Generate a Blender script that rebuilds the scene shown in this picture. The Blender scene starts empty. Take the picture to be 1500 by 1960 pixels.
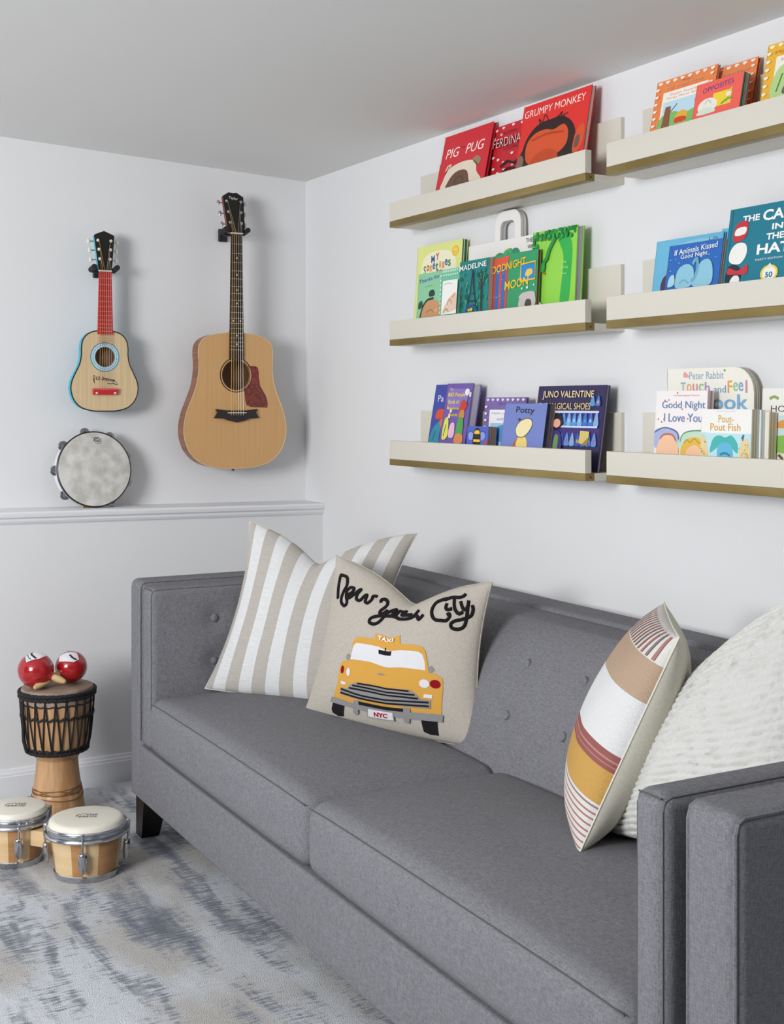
import bpy, bmesh, math, random
from mathutils import Vector, Matrix, noise
random.seed(7)
SC = bpy.context.scene
COL = SC.collection
R = math.radians
# ------------------------------------------------------------------ camera, world, lights, exposure
cam_d = bpy.data.cameras.new('camera')
cam = bpy.data.objects.new('camera', cam_d); COL.objects.link(cam)
cam.location = (-2.179, -4.482, 1.31)
cam.rotation_euler = (R(90), 0, R(-29.81))
cam_d.sensor_fit = 'HORIZONTAL'; cam_d.sensor_width = 36.0
cam_d.lens = 36.0 * 2435 / 1500
cam_d.shift_y = -(980 - 774) / 1500
cam_d.clip_start = 0.05
SC.camera = cam
SC.view_settings.view_transform = 'Standard'
SC.view_settings.look = 'None'
SC.view_settings.gamma = 1.0
SC.view_settings.use_curve_mapping = False
SC.view_settings.exposure = 0.0
W = bpy.data.worlds.new('world'); SC.world = W; W.use_nodes = True
bgn = W.node_tree.nodes['Background']
bgn.inputs[0].default_value = (0.72, 0.84, 1.0, 1); bgn.inputs[1].default_value = 0.14
def area(name, loc, target, sx, sy, power, color):
    d = bpy.data.lights.new(name, 'AREA'); d.shape = 'RECTANGLE'; d.size = sx; d.size_y = sy
    d.energy = power; d.color = color
    o = bpy.data.objects.new(name, d); COL.objects.link(o); o.location = loc
    o.rotation_euler = (Vector(target) - Vector(loc)).to_track_quat('-Z', 'Y').to_euler()
    return o
area('window_light', (-4.5, -3.2, 1.80), (-1.0, -0.1, 1.75), 1.4, 1.2, 148, (0.98, 0.99, 1.0))

# ------------------------------------------------------------------ helpers
def lin(h):
    c = [int(h[i:i + 2], 16) / 255 for i in (0, 2, 4)]
    return [x / 12.92 if x <= .04045 else ((x + .055) / 1.055) ** 2.4 for x in c] + [1.0]
MC = {}
def mat(name, hexc, rough=.5, metal=0.0, spec=None, bump=None, var=None, coat=0, sheen=0):
    """bump=(scale, strength, distance); var=(hex2, scale, (sx,sy,sz)) mixes a second colour by noise"""
    if name in MC: return MC[name]
    m = bpy.data.materials.new(name); m.use_nodes = True
    nt = m.node_tree; p = nt.nodes['Principled BSDF']
    p.inputs['Base Color'].default_value = lin(hexc)
    p.inputs['Roughness'].default_value = rough
    p.inputs['Metallic'].default_value = metal
    if spec is not None: p.inputs['Specular IOR Level'].default_value = spec
    if coat: p.inputs['Coat Weight'].default_value = coat
    if sheen: p.inputs['Sheen Weight'].default_value = sheen
    if bump or var:
        tc = nt.nodes.new('ShaderNodeTexCoord')
    if var:
        mp = nt.nodes.new('ShaderNodeMapping'); mp.inputs['Scale'].default_value = var[2] if len(var) > 2 else (1, 1, 1)
        nt.links.new(tc.outputs['Object'], mp.inputs[0])
        n = nt.nodes.new('ShaderNodeTexNoise'); n.inputs['Scale'].default_value = var[1]; n.inputs['Detail'].default_value = 4
        nt.links.new(mp.outputs[0], n.inputs['Vector'])
        rp = nt.nodes.new('ShaderNodeValToRGB')
        rp.color_ramp.elements[0].position = .36; rp.color_ramp.elements[1].position = .64
        rp.color_ramp.elements[0].color = lin(hexc); rp.color_ramp.elements[1].color = lin(var[0])
        nt.links.new(n.outputs['Fac'], rp.inputs[0]); nt.links.new(rp.outputs[0], p.inputs['Base Color'])
    if bump:
        n = nt.nodes.new('ShaderNodeTexNoise'); n.inputs['Scale'].default_value = bump[0]; n.inputs['Detail'].default_value = 3
        nt.links.new(tc.outputs['Object'], n.inputs['Vector'])
        b = nt.nodes.new('ShaderNodeBump'); b.inputs['Strength'].default_value = bump[1]; b.inputs['Distance'].default_value = bump[2]
        nt.links.new(n.outputs['Fac'], b.inputs['Height']); nt.links.new(b.outputs[0], p.inputs['Normal'])
    MC[name] = m
    return m
def ink(h):
    return mat('ink_' + h, h, .45)
def weave(name, h1, h2, scale, bump=.0006, bs=.5):
    """woven cloth: two crossed fine thread textures plus soft mottling"""
    if name in MC: return MC[name]
    m = mat(name, h1, .9, 0, .15)
    nt = m.node_tree; p = nt.nodes['Principled BSDF']; L = nt.links.new
    tc = nt.nodes.new('ShaderNodeTexCoord')
    fs = []
    for sc in ((1, 1, .18), (.18, 1, 1), (1, .18, 1)):
        mp = nt.nodes.new('ShaderNodeMapping'); mp.inputs['Scale'].default_value = sc
        L(tc.outputs['Object'], mp.inputs[0])
        n = nt.nodes.new('ShaderNodeTexNoise'); n.inputs['Scale'].default_value = scale; n.inputs['Detail'].default_value = 2
        L(mp.outputs[0], n.inputs['Vector']); fs.append(n.outputs['Fac'])
    a = nt.nodes.new('ShaderNodeMath'); a.operation = 'ADD'; L(fs[0], a.inputs[0]); L(fs[1], a.inputs[1])
    b = nt.nodes.new('ShaderNodeMath'); b.operation = 'ADD'; L(a.outputs[0], b.inputs[0]); L(fs[2], b.inputs[1])
    rp = nt.nodes.new('ShaderNodeMapRange'); rp.inputs[1].default_value = 1.2; rp.inputs[2].default_value = 1.8
    L(b.outputs[0], rp.inputs[0])
    mx = nt.nodes.new('ShaderNodeMix'); mx.data_type = 'RGBA'
    mx.inputs[6].default_value = lin(h1); mx.inputs[7].default_value = lin(h2)
    L(rp.outputs[0], mx.inputs[0]); L(mx.outputs[2], p.inputs['Base Color'])
    bp = nt.nodes.new('ShaderNodeBump'); bp.inputs['Strength'].default_value = bs; bp.inputs['Distance'].default_value = bump
    L(b.outputs[0], bp.inputs['Height']); L(bp.outputs[0], p.inputs['Normal'])
    return m

class MB:
    def __init__(s): s.v = []; s.f = []; s.m = []; s.mats = []; s.M = None; s.uv = None
    def mi(s, m):
        if m not in s.mats: s.mats.append(m)
        return s.mats.index(m)
    def add(s, vs, fs, m):
        o = len(s.v); k = s.mi(m)
        for p in vs:
            p = Vector(p)
            s.v.append(tuple(s.M @ p) if s.M else tuple(p))
        for f in fs: s.f.append([i + o for i in f]); s.m.append(k)
        return o
    def box(s, a, b, m):
        x0, y0, z0 = a; x1, y1, z1 = b
        s.add([(x0, y0, z0), (x1, y0, z0), (x1, y1, z0), (x0, y1, z0), (x0, y0, z1), (x1, y0, z1), (x1, y1, z1), (x0, y1, z1)],
              [(0, 3, 2, 1), (4, 5, 6, 7), (0, 1, 5, 4), (1, 2, 6, 5), (2, 3, 7, 6), (3, 0, 4, 7)], m)
    def bevbox(s, a, b, m, r=.003):
        rbox(s, a, b, r, m, 3, 1)
    def tube(s, pts, r, m, n=8, closed=False, cap=True):
        pts = [Vector(p) for p in pts]; N = len(pts)
        rs = r if isinstance(r, (list, tuple)) else [r] * N
        t0 = None; vs = []
        for i in range(N):
            if closed: t = pts[(i + 1) % N] - pts[i - 1]
            else: t = pts[min(i + 1, N - 1)] - pts[max(i - 1, 0)]
            t.normalize()
            if t0 is None:
                u = t.orthogonal().normalized()
            else:
                u = u - t * u.dot(t)
                if u.length < 1e-6: u = t.orthogonal()
                u.normalize()
            t0 = t; w = t.cross(u)
            for k in range(n):
                a = 2 * math.pi * k / n
                vs.append(pts[i] + (u * math.cos(a) + w * math.sin(a)) * rs[i])
        fs = []
        for i in range(N if closed else N - 1):
            j = (i + 1) % N
            for k in range(n):
                k2 = (k + 1) % n
                fs.append((i * n + k, i * n + k2, j * n + k2, j * n + k))
        if cap and not closed:
            fs.append(tuple(range(n))[::-1]); fs.append(tuple((N - 1) * n + k for k in range(n)))
        s.add(vs, fs, m)
    def lathe(s, prof, m, n=32, cap0=False, cap1=False, mfun=None):
        vs = []; fs = []
        for r, z in prof:
            for k in range(n):
                a = 2 * math.pi * k / n
                vs.append((r * math.cos(a), r * math.sin(a), z))
        o = s.add(vs, [], m)
        for i in range(len(prof) - 1):
            for k in range(n):
                k2 = (k + 1) % n
                s.f.append([o + i * n + k, o + i * n + k2, o + (i + 1) * n + k2, o + (i + 1) * n + k])
                s.m.append(s.mi(mfun(k / n) if mfun else m))
        if cap0: s.f.append([o + k for k in range(n)][::-1]); s.m.append(s.mi(m))
        if cap1: s.f.append([o + (len(prof) - 1) * n + k for k in range(n)]); s.m.append(s.mi(m))
    def prism(s, pts, y0, y1, m, mside=None):
        """outline in XZ, extruded along Y"""
        n = len(pts); a = [(x, y0, z) for x, z in pts]; b = [(x, y1, z) for x, z in pts]
        s.add(a, [tuple(range(n))], m); s.add(b, [tuple(range(n))[::-1]], m)
        s.add(a + b, [(i, (i + 1) % n, n + (i + 1) % n, n + i) for i in range(n)], mside or m)
    def build(s, name, parent=None, smooth=35, loc=None):
        me = bpy.data.meshes.new(name)
        me.from_pydata(s.v, [], s.f)
        for m in s.mats: me.materials.append(m)
        me.polygons.foreach_set('material_index', s.m)
        if s.uv:
            l = me.uv_layers.new(name='UVMap')
            for lp in me.loops: l.data[lp.index].uv = s.uv[lp.vertex_index] if lp.vertex_index < len(s.uv) else (0, 0)
        me.update()
        if smooth:
            me.polygons.foreach_set('use_smooth', [True] * len(me.polygons))
            me.set_sharp_from_angle(angle=R(smooth))
        o = bpy.data.objects.new(name, me); COL.objects.link(o)
        if parent: o.parent = parent
        if loc: o.location = loc
        return o
def rbox(mb, a, b, r, m, nr=5, ni=1, deform=None):
    c = [(a[i] + b[i]) / 2 for i in range(3)]; h = [abs(b[i] - a[i]) / 2 for i in range(3)]
    r = min(r, *h)
    nis = ni if isinstance(ni, (list, tuple)) else (ni,) * 3
    ax = []
    for i in range(3):
        k = h[i] - r; L = []
        for j in range(nr): L.append(-h[i] + r * j / nr)
        for j in range(nis[i] + 1): L.append(-k + 2 * k * j / nis[i])
        for j in range(1, nr + 1): L.append(k + r * j / nr)
        ax.append(L)
    idx = {}; vs = []; fs = []
    def V(p):
        key = tuple(round(x, 6) for x in p)
        if key in idx: return idx[key]
        q = [max(-(h[i] - r), min(h[i] - r, p[i])) for i in range(3)]
        d = Vector([p[i] - q[i] for i in range(3)])
        if d.length > 1e-9:
            d = Vector([math.tan(x / r * math.pi / 4) if r > 0 else 0 for x in d]); d.normalize()
        P = Vector([c[i] + q[i] + d[i] * r for i in range(3)])
        if deform: P = Vector(deform(P))
        idx[key] = len(vs); vs.append(P); return idx[key]
    for i in range(3):
        j, k = (i + 1) % 3, (i + 2) % 3
        for sgn in (-1, 1):
            for x in range(len(ax[j]) - 1):
                for y in range(len(ax[k]) - 1):
                    q = []
                    for (xx, yy) in ((x, y), (x + 1, y), (x + 1, y + 1), (x, y + 1)):
                        p = [0, 0, 0]; p[i] = sgn * h[i]; p[j] = ax[j][xx]; p[k] = ax[k][yy]; q.append(V(p))
                    if sgn < 0: q = q[::-1]
                    if len(set(q)) > 2: fs.append(tuple(dict.fromkeys(q)))
    mb.add(vs, fs, m)
def spline(P, n=8, closed=False):
    P = [Vector(p) for p in P]; N = len(P); out = []
    for i in range(N if closed else N - 1):
        if closed: a, b, c, d = P[i - 1], P[i], P[(i + 1) % N], P[(i + 2) % N]
        else: a, b, c, d = P[max(i - 1, 0)], P[i], P[i + 1], P[min(i + 2, N - 1)]
        for k in range(n):
            t = k / n
            out.append(.5 * ((2 * b) + (c - a) * t + (2 * a - 5 * b + 4 * c - d) * t * t + (3 * b - a - 3 * c + d) * t ** 3))
    if not closed: out.append(P[-1].copy())
    return out
def empty(name, loc, label=None, cat=None, group=None, rot=(0, 0, 0)):
    o = bpy.data.objects.new(name, None); COL.objects.link(o); o.location = loc; o.rotation_euler = rot
    o.empty_display_size = .05
    tag(o, label, cat, group); return o
def tag(o, label=None, cat=None, group=None, kind=None):
    if label: o['label'] = label
    if cat: o['category'] = cat
    if group: o['group'] = group
    if kind: o['kind'] = kind
    return o
# ---- flat print: text and shapes as thin layers on a surface
TXT = {}
def text_mesh(s, bold=0.0, shear=0.0):
    k = (s, bold, shear)
    if k in TXT: return TXT[k]
    cu = bpy.data.curves.new('txt', 'FONT'); cu.body = s; cu.offset = bold; cu.shear = shear; cu.resolution_u = 3
    o = bpy.data.objects.new('txt', cu); COL.objects.link(o)
    dg = bpy.context.evaluated_depsgraph_get(); dg.update()
    me = o.evaluated_get(dg).to_mesh()
    vs = [tuple(v.co)[:2] for v in me.vertices]; fs = [tuple(p.vertices) for p in me.polygons]
    o.evaluated_get(dg).to_mesh_clear()
    bpy.data.objects.remove(o); bpy.data.curves.remove(cu)
    x0 = min(v[0] for v in vs); x1 = max(v[0] for v in vs); y0 = min(v[1] for v in vs); y1 = max(v[1] for v in vs)
    vs = [((v[0] - x0) / (x1 - x0) - .5, (v[1] - y0) / (y1 - y0) - .5) for v in vs]
    TXT[k] = (vs, fs); return TXT[k]
def stroke(pts, w, asp=1.0):
    """polyline ribbon in (s,t); w in s units, asp = metric height / metric width"""
    P = [Vector((p[0], p[1] * asp)) for p in pts]; L = []; Rr = []
    for i in range(len(P)):
        d = P[min(i + 1, len(P) - 1)] - P[max(i - 1, 0)]
        if d.length < 1e-9: d = Vector((1, 0))
        d.normalize(); n = Vector((-d.y, d.x)) * w / 2
        L.append(P[i] + n); Rr.append(P[i] - n)
    vs = [(p.x, p.y / asp) for p in L + Rr]; n = len(P)
    return vs, [(i, n + i, n + i + 1, i + 1) for i in range(n - 1)]
def art(mb, frame, items, asp=1.0, base=.0003, step=.00009, sub=None, clip=False):
    """frame(s,t,off)->3D; items painted in order"""
    for i, it in enumerate(items):
        k, col = it[0], it[1]; off = base + step * i
        m = ink(col) if isinstance(col, str) else col
        if k == 'r': vs = [(it[2], it[3]), (it[4], it[3]), (it[4], it[5]), (it[2], it[5])]; fs = [(0, 1, 2, 3)]
        elif k == 'e':
            cx, cy, rx, ry = it[2:6]; ro = R(it[6]) if len(it) > 6 else 0
            vs = []
            for q in range(26):
                a = 2 * math.pi * q / 26; x = rx * math.cos(a); y = ry * math.sin(a) * asp
                vs.append((cx + x * math.cos(ro) - y * math.sin(ro), cy + (x * math.sin(ro) + y * math.cos(ro)) / asp))
            fs = [tuple(range(26))]
        elif k == 'p': vs = list(it[2]); fs = [tuple(range(len(vs)))]
        elif k == 's': vs = [tuple(p) for p in spline([(a, b) for a, b in it[2]], 5, True)]; fs = [tuple(range(len(vs)))]
        elif k == 'l': vs, fs = stroke(it[2], it[3], asp)
        elif k == 'c': vs, fs = stroke(spline([(a, b) for a, b in it[2]], 6), it[3], asp)
        elif k in 't':
            tx, cx, cy, w, h = it[2:7]; ro = R(it[7]) if len(it) > 7 else 0
            bold = it[8] if len(it) > 8 else 0; sh = it[9] if len(it) > 9 else 0
            v0, fs = text_mesh(tx, bold, sh); vs = []
            for x, y in v0:
                x *= w; y *= h * asp
                vs.append((cx + x * math.cos(ro) - y * math.sin(ro), cy + (x * math.sin(ro) + y * math.cos(ro)) / asp))
        elif k == 'ta':   # text on two axes: centre, x-vector, y-vector
            tx, c, xv, yv, bold = it[2:7]
            v0, fs = text_mesh(tx, bold, 0)
            vs = [(c[0] + x * xv[0] + y * yv[0], c[1] + x * xv[1] + y * yv[1]) for x, y in v0]
        if sub:
            bm = bmesh.new(); bv = [bm.verts.new((x, y, 0)) for x, y in vs]
            for f in fs:
                try: bm.faces.new([bv[q] for q in f])
                except ValueError: pass
            bmesh.ops.triangulate(bm, faces=bm.faces[:])
            for axis in (0, 1):
                q = -1 + sub
                while q < 1:
                    co = [0, 0, 0]; co[axis] = q; no = [0, 0, 0]; no[axis] = 1
                    bmesh.ops.bisect_plane(bm, geom=bm.verts[:] + bm.edges[:] + bm.faces[:], plane_co=co, plane_no=no)
                    q += sub
            bm.verts.index_update()
            vs = [(v.co.x, v.co.y) for v in bm.verts]; fs = [tuple(v.index for v in f.verts) for f in bm.faces]; bm.free()
        if clip: vs = [(min(.999, max(.001, x)), min(.998, max(clip, y))) for x, y in vs]
        mb.add([frame(x, y, off) for x, y in vs], fs, m)
def letters(cols, s, cx, cy, w, h, rot=0, bold=0, wob=0):
    out = []; n = len(s); k = 0
    for i, ch in enumerate(s):
        if ch == ' ': continue
        x = cx - w / 2 + w * (i + .5) / n
        out.append(('t', cols[k % len(cols)], ch, x, cy + (wob if k % 2 else -wob) + math.tan(R(rot)) * (x - cx), w / n * (.8 if ch not in 'iIl' else .3), h * (.72 if ch in 'aceimnorsuvwxz' else 1), rot, bold)); k += 1
    return out

# ------------------------------------------------------------------ setting
m_wall = mat('wall_paint', 'E3E3E4', .85, 0, .2, bump=(260, .12, .0006))
m_ceil = mat('ceiling_paint', 'EAE9E7', .9, 0, .1)
m_trim = mat('trim_paint', 'E6E7EA', .5)
def structure(o): o['kind'] = 'structure'; return o
b = MB(); b.box((-5, -6.5, -.12), (.15, .2, -.012), mat('floor_carpet', 'C6C9D0', .95, bump=(700, .5, .003))); structure(b.build('floor', smooth=0))
CT = 2.18; CS = -.047   # ceiling height at the shelf wall, and its slight fall across the room
b = MB()
vs = [(-5, -6.5), (.15, -6.5), (.15, .2), (-5, .2)]
b.add([(x, y, CT + CS * x) for x, y in vs] + [(x, y, CT + CS * x + .12) for x, y in vs],
      [(0, 3, 2, 1), (4, 5, 6, 7), (0, 1, 5, 4), (1, 2, 6, 5), (2, 3, 7, 6), (3, 0, 4, 7)], m_ceil)
structure(b.build('ceiling', smooth=0))
b = MB(); b.box((0, -6.5, -.02), (.15, .2, CT + .02), m_wall); structure(b.build('wall_right', smooth=0))
b = MB(); b.box((-5, 0, -.02), (.0, .2, CT + .3), m_wall); structure(b.build('wall_back', smooth=0))
LZ = lambda x: -.0133 * x
b = MB(); pf = [(-.15, -.02), (-.15, .893), (0, .893), (0, -.02)]
b.add([(x, y, z + (LZ(x) if z > 0 else 0)) for x in (-5, 0) for y, z in pf], [(0, 1, 2, 3), (7, 6, 5, 4), (0, 4, 5, 1), (1, 5, 6, 2), (2, 6, 7, 3), (3, 7, 4, 0)], m_wall)
structure(b.build('wall_left', smooth=0))
b = MB()
pf = [(0, .892), (-.153, .892), (-.158, .897), (-.160, .904), (-.158, .909), (-.1605, .913), (-.168, .915), (-.1705, .921), (-.1705, .929), (-.167, .934), (-.16, .936), (0, .936)]
n = len(pf); b.add([(x, y, z + LZ(x)) for x in (-5, 0) for y, z in pf], [tuple(range(n)), tuple(range(n, 2 * n))[::-1]] + [(i, n + i, n + (i + 1) % n, (i + 1) % n) for i in range(n)], m_trim)
structure(b.build('trim_1', smooth=30))
b = MB()
pf = [(-.15, -.015), (-.166, -.015), (-.166, .066), (-.163, .07), (-.163, .076), (-.158, .08), (-.156, .088), (-.15, .091)]
n = len(pf); b.add([(x, y, z) for x in (-5, 0) for y, z in pf], [tuple(range(n)), tuple(range(n, 2 * n))[::-1]] + [(i, n + i, n + (i + 1) % n, (i + 1) % n) for i in range(n)], m_trim)
structure(b.build('baseboard_left', smooth=30))
b = MB(); b.box((-.014, -6.5, -.015), (0, -.166, .09), m_trim); structure(b.build('baseboard_right', smooth=0))

# rug
def rug_mat():
    m = bpy.data.materials.new('rug_pile'); m.use_nodes = True; nt = m.node_tree; L = nt.links.new; p = nt.nodes['Principled BSDF']
    p.inputs['Roughness'].default_value = .95; p.inputs['Specular IOR Level'].default_value = .1; p.inputs['Sheen Weight'].default_value = .25
    tc = nt.nodes.new('ShaderNodeTexCoord')
    def nz(scale, sc, detail=3, rough=.5, off=(0, 0, 0), dist=0):
        mp = nt.nodes.new('ShaderNodeMapping'); mp.inputs['Scale'].default_value = sc; mp.inputs['Location'].default_value = off
        L(tc.outputs['Object'], mp.inputs[0])
        n = nt.nodes.new('ShaderNodeTexNoise'); n.inputs['Scale'].default_value = scale; n.inputs['Detail'].default_value = detail; n.inputs['Roughness'].default_value = rough; n.inputs['Distortion'].default_value = dist
        L(mp.outputs[0], n.inputs['Vector']); return n.outputs['Fac']
    def mth(op, a, b):
        n = nt.nodes.new('ShaderNodeMath'); n.operation = op
        for i, x in enumerate((a, b)):
            if isinstance(x, (int, float)): n.inputs[i].default_value = x
            else: L(x, n.inputs[i])
        return n.outputs[0]
    def rng(x, a, b):
        n = nt.nodes.new('ShaderNodeMapRange'); n.interpolation_type = 'SMOOTHSTEP'; n.inputs[1].default_value = a; n.inputs[2].default_value = b; L(x, n.inputs[0]); return n.outputs[0]
    def mix(f, a, b):
        n = nt.nodes.new('ShaderNodeMix'); n.data_type = 'RGBA'; L(f, n.inputs[0])
        for i, x in ((6, a), (7, b)):
            if isinstance(x, str): n.inputs[i].default_value = lin(x)
            else: L(x, n.inputs[i])
        return n.outputs[2]
    big = nz(1.0, (10.5, 1.9, 1), 4, .62, dist=.35); mid = nz(1.0, (16, 4, 1), 3, .55, (3, 1, 0))
    rib = nz(1.0, (20, 120, 1), 2, .55, (1, 2, 0), .3); fuzz = nz(330, (1, 1, 1), 2)
    tone = nz(1.0, (3.2, 1.6, 1), 3, .5, (9, 4, 0))
    d = mth('ADD', big, mth('MULTIPLY', mth('SUBTRACT', rib, .5), .58)); d = mth('ADD', d, mth('MULTIPLY', mth('SUBTRACT', mid, .5), .45))
    base = mix(rng(tone, .42, .6), 'DDE1E8', 'C6C2BD')
    c = mix(rng(d, .475, .63), base, '8E94A1')
    c = mix(rng(d, .58, .78), c, '5F6572')
    pale = mth('ADD', nz(1.0, (9, 3, 1), 3, .5, (5, 7, 0)), mth('MULTIPLY', mth('SUBTRACT', rib, .5), .3))
    c = mix(mth('MULTIPLY', rng(pale, .55, .7), .6), c, 'E9ECF1')
    fz = rng(fuzz, .3, .7)
    g = nt.nodes.new('ShaderNodeMix'); g.data_type = 'RGBA'; g.blend_type = 'MULTIPLY'; g.inputs[0].default_value = .5
    L(c, g.inputs[6]); vv = nt.nodes.new('ShaderNodeCombineColor'); 
    for i in range(3): L(mth('ADD', mth('MULTIPLY', fz, .5), .5), vv.inputs[i])
    L(vv.outputs[0], g.inputs[7]); L(g.outputs[2], p.inputs['Base Color'])
    bp = nt.nodes.new('ShaderNodeBump'); bp.inputs['Strength'].default_value = .8; bp.inputs['Distance'].default_value = .006
    L(mth('ADD', mth('MULTIPLY', rib, .8), mth('MULTIPLY', fuzz, 1.0)), bp.inputs['Height']); L(bp.outputs[0], p.inputs['Normal'])
    return m
b = MB(); rbox(b, (-3.9, -4.9, -.0119), (-.06, -.185, 0), .005, rug_mat(), 3, 1)
tag(b.build('area_rug'), 'pale grey distressed area rug with slate streaks under the drums and sofa', 'rug')

# ------------------------------------------------------------------ picture ledges
m_ledge = mat('ledge_white', 'D9D4C7', .45)
m_brass = mat('aged_brass', 'A08B57', .45, .6, var=('837040', 9, (1, .25, 1)))
m_screw = mat('screw_dark', '4A3116', .5, .6)
def ledge(y0, y1, z, label):
    """y0 > y1; z = underside"""
    t = empty('picture_ledge', (0, (y0 + y1) / 2, z), label, 'picture ledge', 'picture ledges on the shelf wall')
    h = (y0 - y1) / 2
    b = MB(); b.bevbox((-.1, -h, 0), (0, h, .019), m_ledge, .001); b.build('shelf_board', t)
    b = MB(); b.bevbox((-.0125, -h, .0192), (0, h, .176), m_ledge, .001); b.build('back_panel', t)
    b = MB(); b.bevbox((-.130, -h, .0197), (-.109, h, .0795), m_ledge, .0012); b.build('front_lip', t)
    b = MB(); b.bevbox((-.130, -h - .0005, .0), (-.1002, h + .0005, .0195), m_brass, .0008)
    bar = b.build('brass_bar', t)
    for s in (-1, 1):
        b = MB(); b.M = Matrix.Translation((-.112, s * (h + .0005), .0095)) @ Matrix.Rotation(R(-90) * s, 4, 'X')
        b.lathe([(.0026, 0), (.0026, .0006), (.001, .0008)], m_screw, 12, cap1=True); b.build('screw', bar)
    return t
ZL = (1.884, 1.500, 1.113)
ledge(-.890, -1.900, ZL[0], 'white picture ledge holding the red picture books, nearest the corner at the top')
ledge(-.890, -1.900, ZL[1], 'white picture ledge holding the green picture books')
ledge(-.890, -1.900, ZL[2], 'white picture ledge holding the purple and navy books')
ledge(-1.985, -2.995, ZL[0], 'white picture ledge holding the orange and yellow books, at the ceiling')
ledge(-1.985, -2.995, ZL[1], 'white picture ledge holding the blue picture books')
ledge(-1.985, -2.995, ZL[2], 'white picture ledge holding the cream and white books')

# ------------------------------------------------------------------ books
ZF = {'T': ZL[0] + .0193, 'M': ZL[1] + .0193, 'B': ZL[2] + .0193}
GROUPN = 'picture books on the ledges'
m_page = mat('page_white', 'E4E2DC', .8); m_page2 = mat('page_shade', 'BDBBB4', .8)
def book(name, shelf, y0, w, h, xb, lean, t, cover, label, items=(), edge=None, pages=None, leaves=0, spine=None, rnd=0, board=.0016, outline=None, holes=None):
    """front face: bottom-left corner at (xb, y0) on the shelf; s runs to -y, tt runs up the leaning face"""
    a = R(lean); zf = ZF[shelf] + t * math.sin(a) + .0003
    O = Vector((xb, y0, zf)); S = Vector((0, -1, 0)); U = Vector((math.sin(a), 0, math.cos(a))); N = Vector((-math.cos(a), 0, math.sin(a)))
    root = empty(name, (xb, y0 - w / 2, ZF[shelf]), label, 'book', GROUPN)
    inv = Matrix.Translation(-Vector(root.location))
    def P(x, y, d): return O + S * x + U * y - N * d      # d = depth behind the front face
    Mx = Matrix(((S.x, -N.x, U.x, O.x), (S.y, -N.y, U.y, O.y), (S.z, -N.z, U.z, O.z), (0, 0, 0, 1)))
    Mx = inv @ Mx
    mc = ink(cover) if isinstance(cover, str) else cover
    ms = ink(spine) if spine else mc
    b = MB(); b.M = Mx
    if outline: pts = outline
    elif rnd:
        pts = [(0, 0), (w, 0)] + [(w - rnd + rnd * math.cos(q * math.pi / 12), h - rnd + rnd * math.sin(q * math.pi / 12)) for q in range(7)] + [(0, h)]
    else: pts = [(0, 0), (w, 0), (w, h), (0, h)]
    me = ink(edge) if edge else mc
    b.prism(pts, 0, board, mc, me)
    b.prism(pts, t - board, t, mc, me)
    b.box((-.0006, .0, .0003), (.0012, t, h - .0003), ms)
    b.M = None
    Li = [inv @ P(0, 0, 0)]
    t0 = {'T': .074, 'M': .064, 'B': .056}[shelf] / h      # the printed picture starts above the strip the lip covers
    def fr(s, tt, off):
        return inv @ P(s * w, (t0 + (1 - t0) * tt) * h, -off)
    art(b, fr, items, h * (1 - t0) / w, clip=-.9 * t0 / (1 - t0))
    b.build('cover', root, smooth=0)
    ins = .0 if leaves else .0025
    g = MB(); g.M = Mx
    if pages is None: pages = (m_page, m_page2)
    else: pages = tuple(ink(c) for c in pages)
    d0, d1 = board + .0001, t - board - .0001
    nl = leaves or max(2, int((d1 - d0) / .0018))
    sc = lambda pp, e: [(min(x, w - e), min(y, h - e)) for x, y in pp]
    for i in range(nl):
        q0 = d0 + (d1 - d0) * i / nl; q1 = d0 + (d1 - d0) * (i + (.86 if leaves else 1)) / nl
        g.prism(sc(pts, ins + (.0004 if i % 2 else 0)) if not outline else pts, q0, q1, pages[i % len(pages)])
    g.build('pages', root, smooth=0)
    return root
def flower(c, x, y, r):
    return [('e', c, x + r * .62 * math.cos(k * 2.1 + .4), y + r * .5 * math.sin(k * 2.1 + .4), r * .95, r * .85) for k in range(3)]
def dots(c, n, x0, y0, x1, y1, seed, r=.02):
    q = random.Random(seed); return [('e', c, q.uniform(x0, x1), q.uniform(y0, y1), r * q.uniform(.6, 1.2), r * q.uniform(.5, .9)) for _ in range(n)]

# top ledge near the corner: red books
book('picture_book', 'T', -1.056, .275, .257, -.075, 12, .011, 'D32A36', 'red picture book with slanted white capitals above a cream and brown blot',
     [('t', 'FAF3EC', 'PIG', .24, .66, .27, .17, 0, 0, .15), ('t', 'FAF3EC', 'PUG', .70, .66, .36, .17, 0, 0, .15),
      ('t', 'B01E2A', 'the', .45, .72, .08, .06),
      ('s', 'E9DCC8', [(.16, .0), (.14, .2), (.22, .36), (.38, .43), (.6, .44), (.76, .38), (.82, .2), (.9, .0)]),
      ('s', 'D9C5A8', [(.22, .36), (.15, .34), (.18, .44), (.27, .45)]), ('s', '9E8463', [(.7, .42), (.78, .48), (.87, .40), (.82, .3)]),
      ('s', '6B4B3A', [(.24, .0), (.26, .16), (.36, .27), (.5, .3), (.62, .25), (.68, .1), (.68, .0)]),
      ('c', '4F3528', [(.38, .0), (.40, .14), (.5, .19), (.58, .1)], .014), ('c', '8A6A55', [(.32, .05), (.36, .2)], .01), ('c', '8A6A55', [(.6, .18), (.63, .05)], .01),
      ('c', '3A2A22', [(.16, .3), (.22, .42)], .012), ('c', '3A2A22', [(.74, .4), (.83, .3)], .01), ('l', 'F3ECE2', [(.02, .5), (.02, .98)], .012)],
     spine='F0E6E0', pages=('7E1820', '9A2028'))
fl = []
q = random.Random(3)
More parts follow.
